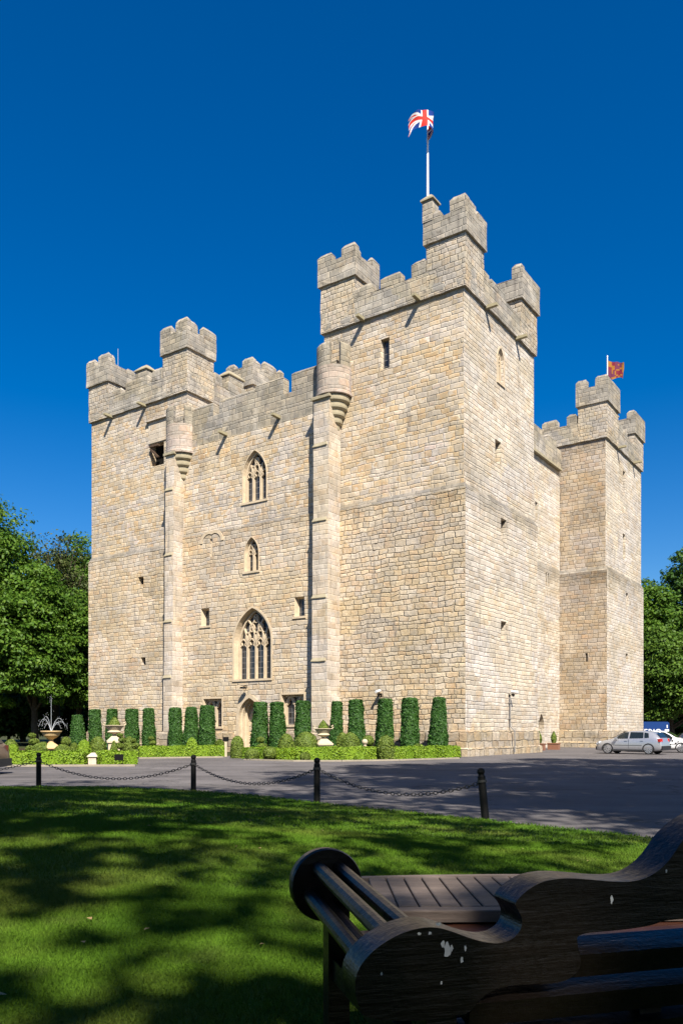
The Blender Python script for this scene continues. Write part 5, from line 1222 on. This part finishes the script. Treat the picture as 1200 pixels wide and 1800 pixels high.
be, bn = Vector((math.cos(BA), math.sin(BA), 0)), Vector((-math.sin(BA), math.cos(BA), 0))
def bpx(x, y):                                                    # photo pixel -> (along bench, height) on the back face of the back board
    r = Vector(((x - CX) / F, 1, -(y - HZ) / F)); o = Vector((BO.x, BO.y, 0)); t = o.dot(bn) / r.dot(bn); p = r * t; return ((p - o).dot(be), p.z + EYE - LZ0)
TOPL = [(640, 1792), (628, 1765), (623, 1735), (627, 1710), (640, 1688), (665, 1664), (700, 1643), (735, 1632), (766, 1630), (792, 1637), (820, 1648), (850, 1657), (879, 1660), (902, 1651), (916, 1634), (918, 1615), (908, 1597), (904, 1587),
        (923, 1568), (946, 1553), (972, 1546), (1002, 1544), (1040, 1547), (1083, 1551), (1118, 1550), (1145, 1540), (1168, 1522), (1185, 1500), (1200, 1476)]
BOTL = [(1200, 1616), (1165, 1619), (1147, 1627), (1112, 1633), (1075, 1637), (1013, 1642), (1015, 1662), (1021, 1687), (1019, 1703), (1010, 1715), (996, 1724), (975, 1730), (937, 1731), (894, 1733), (873, 1739), (850, 1751), (836, 1767), (824, 1782), (790, 1790), (720, 1797)]
tp = [bpx(*p) for p in TOPL]; bt = [bpx(*p) for p in BOTL]; SCN = .90
zt = tp[-1][1]; top_half = tp + [(SCN - .15, zt + .045), (SCN - .07, zt + .065), (SCN, zt + .07)]
bz = bt[0][1]; bot_half = [(SCN, bz + .004), (SCN - .12, bz + .002)] + bt
outl = top_half + [(2 * SCN - x, z) for x, z in top_half[:-1]][::-1] + [(2 * SCN - x, z) for x, z in bot_half[1:]][::-1] + bot_half
def smooth_ol(p, it=1):
    for _ in range(it):
        q = []
        for i in range(len(p)):
            a, b = p[i], p[(i + 1) % len(p)]; q += [(a[0] * .75 + b[0] * .25, a[1] * .75 + b[1] * .25), (a[0] * .25 + b[0] * .75, a[1] * .25 + b[1] * .75)]
        p = q
    return p
mb = MB(); mb.poly_prism(smooth_ol(outl, 2), lambda s, t, d: Vector((s, d, t)), 0, .105, (0, -1, 0)); bb = mb.build('back_board', M_BW, bench, weld=True)
bv = bb.modifiers.new('bevel', 'BEVEL'); bv.width = .014; bv.segments = 3; bv.limit_method = 'ANGLE'; bv.angle_limit = R(50)
# droppings on the board
M_DROP = plain('bird_dropping', (.42, .43, .43), .7)
random.seed(5); mb = MB()
for (px, py, wx, hz) in ((770, 1625, 5, 3), (786, 1672, 7, 14), (778, 1660, 4, 7), (793, 1668, 3, 6), (817, 1667, 2.5, 5), (811, 1688, 3, 5.5), (775, 1728, 1.6, 3), (755, 1641, 3, 2.5), (736, 1642, 3.5, 3), (670, 1712, 2, 3), (1074, 1581, 3, 8), (1170, 1532, 2, 4)):
    c = bpx(px, py); s = 1.85 / F
    mb.face([(c[0] + wx * s * math.cos(a) * random.uniform(.6, 1.25), -.0015, c[1] + hz * s * math.sin(a) * random.uniform(.6, 1.25)) for a in [k * math.pi / 6 for k in range(12)]], out=(0, -1, 0))
mb.build('bird_dropping', M_DROP, bench)
ARM_Z = at(722, 1715, 1.75).z - LZ0; ARM_Z2 = at(572, 1555, 2.68).z - LZ0; AY = .93
for sgn in (0, 1):
    xm = lambda x: x if not sgn else 2 * SCN - x
    x0, x1 = .01, .055
    mb = MB(); mb.tube([(xm(x1), AY, ARM_Z2), (xm(x1), AY + .012, ARM_Z2), (xm(x1), AY + .055, ARM_Z2)], [.117, .121, .118], 40)
    ds = mb.build('arm_disc', M_BW, bench)
    for k, a in enumerate((118, 52, 205, 340, 270)):
        r = .066; a_ = R(a)
        mb = MB(); mb.tube([(xm(x0 + r * math.cos(a_)), .05, ARM_Z + .0 + r * math.sin(a_)), (xm(x1 + r * math.cos(a_)), AY + .01, ARM_Z2 + r * math.sin(a_))], .0235, 12); mb.build('arm_rod', M_BW, bench)
    for yl, zt_ in ((AY - .035, ARM_Z2 - .06), (.045, ARM_Z - .05)):
        mb = MB(); mb.box(xm(x1) - .035 + (.02 if not sgn else -.02), xm(x1) + .035 + (.02 if not sgn else -.02), yl - .035, yl + .035, 0, zt_); mb.build('leg', M_BW, bench)
    mb = MB(); mb.box(xm(x1 + .02) - .022, xm(x1 + .02) + .022, .08, AY - .07, .20, .27); mb.build('side_rail', M_BW, bench)
slz = [bpx(1100, 1673), bpx(1050, 1745), bpx(1100, 1800)]
for s_, z in enumerate([q[1] for q in slz]):
    mb = MB(); mb.obox((SCN, .052, z - .018), ((1, 0, 0), Vector((0, 1, .22)).normalized(), Vector((0, -.22, 1)).normalized()), SCN - .12 - (.22 if s_ == 0 else .02), .045, .028); o = mb.build('back_slat', M_BW, bench)
for x in (SCN - .28, SCN, SCN + .28):
    mb = MB(); mb.box(x - .03, x + .03, .03, .075, .2, slz[1][1] - .06); mb.build('back_upright', M_BW, bench)
for k in range(7):
    mb = MB(); y = .14 + k * .115; mb.box(.09, 2 * SCN - .09, y, y + .095, .335 - .004 * k, .36 - .004 * k); mb.build('seat_slat', M_SW, bench)
mb = MB(); mb.box(.09, 2 * SCN - .09, AY - .06, AY - .02, .26, .335); mb.box(.09, 2 * SCN - .09, .10, .135, .26, .335); mb.build('seat_rail', M_BW, bench)

tb = Vector((.64, 3.12, LZ0)); TZ = .385
table = empty('coffee_table', tb, R(1.5), 'low slatted wooden garden table beyond the bench', 'table')
mb = MB(); hx_, hy_ = .565, .345
def bowed(n=14): return [(-hx_ + 2 * hx_ * i / n, hy_ * (1 + .10 * (1 - (2 * i / n - 1) ** 2)) - .03) for i in range(n + 1)]
bow = bowed(); 
mb.poly_prism([(-hx_, -hy_), (hx_, -hy_)] + bow[::-1], lambda s, t, d: Vector((s, t, d)), TZ - .04, TZ - .012, (0, 0, -1)); mb.build('frame', M_TW, table)
ns = 14
for k in range(ns):
    x0 = -hx_ + .045 + (2 * hx_ - .09) * k / ns; x1 = -hx_ + .045 + (2 * hx_ - .09) * (k + 1) / ns - .007; ye = hy_ * (1 + .10 * (1 - ((x0 + x1) / 2 / hx_) ** 2)) - .08
    mb = MB(); mb.box(x0, x1, -hy_ + .07, ye, TZ - .0115, TZ, cap=.003, bottom=False); mb.build('slat', M_TW, table)
mb = MB(); mb.box(-hx_, hx_, -hy_, -hy_ + .063, TZ - .0115, TZ, cap=.003, bottom=False)
mb.poly_prism([(-hx_ + .0, bow[0][1] - .05)] + [(x, y - .048) for x, y in bow[1:-1]] + [(hx_, bow[-1][1] - .05)] + bow[::-1], lambda s, t, d: Vector((s, t, d)), TZ - .0115, TZ, (0, 0, -1)); mb.build('border', M_TW, table)
mb = MB(); mb.box(-hx_ + .06, hx_ - .06, -hy_ + .05, -hy_ + .075, TZ - .12, TZ - .04); mb.box(-hx_ + .06, hx_ - .06, hy_ - .08, hy_ - .055, TZ - .12, TZ - .04); mb.box(-hx_ + .06, -hx_ + .085, -hy_ + .075, hy_ - .08, TZ - .12, TZ - .04); mb.box(hx_ - .085, hx_ - .06, -hy_ + .075, hy_ - .08, TZ - .12, TZ - .04); mb.build('apron', M_RW, table)
for sx in (-1, 1):
    for sy in (-1, 1):
        mb = MB(); mb.box(sx * (hx_ - .09) - .03, sx * (hx_ - .09) + .03, sy * (hy_ - .09) - .03, sy * (hy_ - .09) + .03, 0, TZ - .04); mb.build('leg', M_RW, table)

# ------------------------------------------------------------------ trees
BT = 'trees around the castle grounds'
def TR(px, depth, ytop, rpx, ybot, seed, label, **k):
    b = at(px, HZ, depth); b.z = 0; h = EYE + (HZ - ytop) / F * depth; z0 = max(.25 if k.get('cat') == 'bush' else 1.0, EYE + (HZ - ybot) / F * depth)
    return tree(k.pop('name', 'broadleaf_tree'), b, h, rpx / F * depth, z0, label, seed=seed, group=BT, **k)
TR(-20, 76, 885, 92, 1240, 11, 'tall broad sycamore at the left edge, highest of the left trees', nclump=330, nleaf=190, size=.165, clump=1.7, tr=.5)
TR(98, 84, 935, 62, 1190, 12, 'thin topped tree with bare twigs showing sky, just left of the castle', nclump=150, nleaf=70, size=.15, clump=1.4, mat=M_LEAF_C, limbs=110, tr=.4)
TR(150, 92, 955, 60, 1230, 13, 'tree touching the left edge of the castle wall', nclump=220, nleaf=150, size=.17, clump=1.6, mat=M_LEAF_A)
TR(60, 75, 1015, 82, 1258, 14, 'lower spreading tree behind the fountain', nclump=330, nleaf=210, size=.165, clump=1.5, flat=.36, hollow=.5)
TR(138, 80, 1040, 56, 1262, 15, 'bushy mid height tree between fountain and castle', nclump=240, nleaf=170, size=.16, clump=1.4, flat=.4)
TR(-130, 78, 900, 110, 1255, 16, 'sycamore just beyond the left edge', nclump=150, nleaf=110, size=.30, clump=2.1)
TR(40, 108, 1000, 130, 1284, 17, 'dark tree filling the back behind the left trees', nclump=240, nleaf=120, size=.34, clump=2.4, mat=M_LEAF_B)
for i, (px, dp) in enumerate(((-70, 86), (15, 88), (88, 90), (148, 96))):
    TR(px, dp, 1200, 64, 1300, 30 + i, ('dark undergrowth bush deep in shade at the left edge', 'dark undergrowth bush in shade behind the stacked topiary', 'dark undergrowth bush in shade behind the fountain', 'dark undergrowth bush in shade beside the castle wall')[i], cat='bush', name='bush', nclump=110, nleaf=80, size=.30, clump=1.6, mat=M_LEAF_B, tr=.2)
TR(1140, 104, 1012, 42, 1262, 21, 'loose tree showing right beside the far tower', nclump=220, nleaf=120, size=.21, clump=1.6, mat=M_LEAF_A)
TR(1222, 112, 965, 62, 1240, 22, 'tall dark tree at the right edge', nclump=200, nleaf=110, size=.26, clump=2.0, mat=M_LEAF_B, limbs=40)
TR(1180, 97, 1105, 72, 1282, 23, 'bright leafy sycamore above the blue van', nclump=340, nleaf=190, size=.19, clump=1.6, flat=.4, hollow=.5, mat=M_LEAF_D)
TR(1290, 100, 1040, 80, 1270, 24, 'leafy tree just beyond the right edge', nclump=120, nleaf=90, size=.34, clump=2.1)
TR(1160, 125, 1090, 90, 1288, 25, 'dark tree at the back behind the blue van', nclump=170, nleaf=100, size=.40, clump=2.4, mat=M_LEAF_B)
for i, (px, dp) in enumerate(((1135, 118), (1185, 122), (1235, 118), (1290, 116))):
    TR(px, dp, 1205, 52, 1300, 40 + i, ('dark undergrowth bush behind the van beside the far tower', 'dark undergrowth bush behind the tail of the van', 'dark undergrowth bush at the right edge behind the dark blue car', 'dark undergrowth bush just beyond the right edge')[i], cat='bush', name='bush', nclump=110, nleaf=80, size=.34, clump=1.9, mat=M_LEAF_B, tr=.2)
for i, (px, dp) in enumerate(((-160, 96), (60, 106))):
    TR(px, dp, 1190, 70, 1300, 46 + i, ('dark bush beyond the left edge', 'dark bush deepest under the left trees')[i], cat='bush', name='bush', nclump=110, nleaf=80, size=.32, clump=1.8, mat=M_LEAF_B, tr=.2)
SG = 'large trees behind the viewpoint that shade the lawn'
for i, (x, y, h, rad, z0, nc, nl, lb) in enumerate((
        (-.5, -5, 25, 8.5, 14, 430, 34, 'old spreading tree close behind the bench'), (-8.5, -9, 21, 8.0, 10, 400, 31, 'spreading tree behind the lawn on the left'), (4.5, -15, 19, 7.0, 9, 330, 28, 'tree standing back from the bench'),
        (21, 14, 28, 8.5, 12, 210, 150, 'tall tree right of the bench beside the road'), (11, 5, 30, 8.5, 17, 210, 140, 'tallest tree overhanging the road edge right of the bench'), (12.5, -1.5, 24, 5.2, 15, 110, 130, 'slim tree beside the bench shading the road edge'), (32, 18, 25, 8, 10, 170, 130, 'second tall tree right of the bench'), (-17, -6, 19, 6.0, 9, 170, 50, 'tree far left behind the lawn'),
                (-4, -24, 12, 7, 2, 110, 70, 'unseen dense low tree added behind the lawn to darken ambient light'), (9, -25, 12, 7, 2, 110, 70, 'unseen dense tree added well behind the bench to darken its reflections'), (-16, -22, 12, 7, 2, 110, 70, 'unseen dense low tree added at the back left to cut ambient light'), (20, -16, 13, 7, 2, 110, 70, 'unseen dense tree added at the back right to cut ambient light'))):  # last four: unseen trees added to darken ambient light and bench reflections
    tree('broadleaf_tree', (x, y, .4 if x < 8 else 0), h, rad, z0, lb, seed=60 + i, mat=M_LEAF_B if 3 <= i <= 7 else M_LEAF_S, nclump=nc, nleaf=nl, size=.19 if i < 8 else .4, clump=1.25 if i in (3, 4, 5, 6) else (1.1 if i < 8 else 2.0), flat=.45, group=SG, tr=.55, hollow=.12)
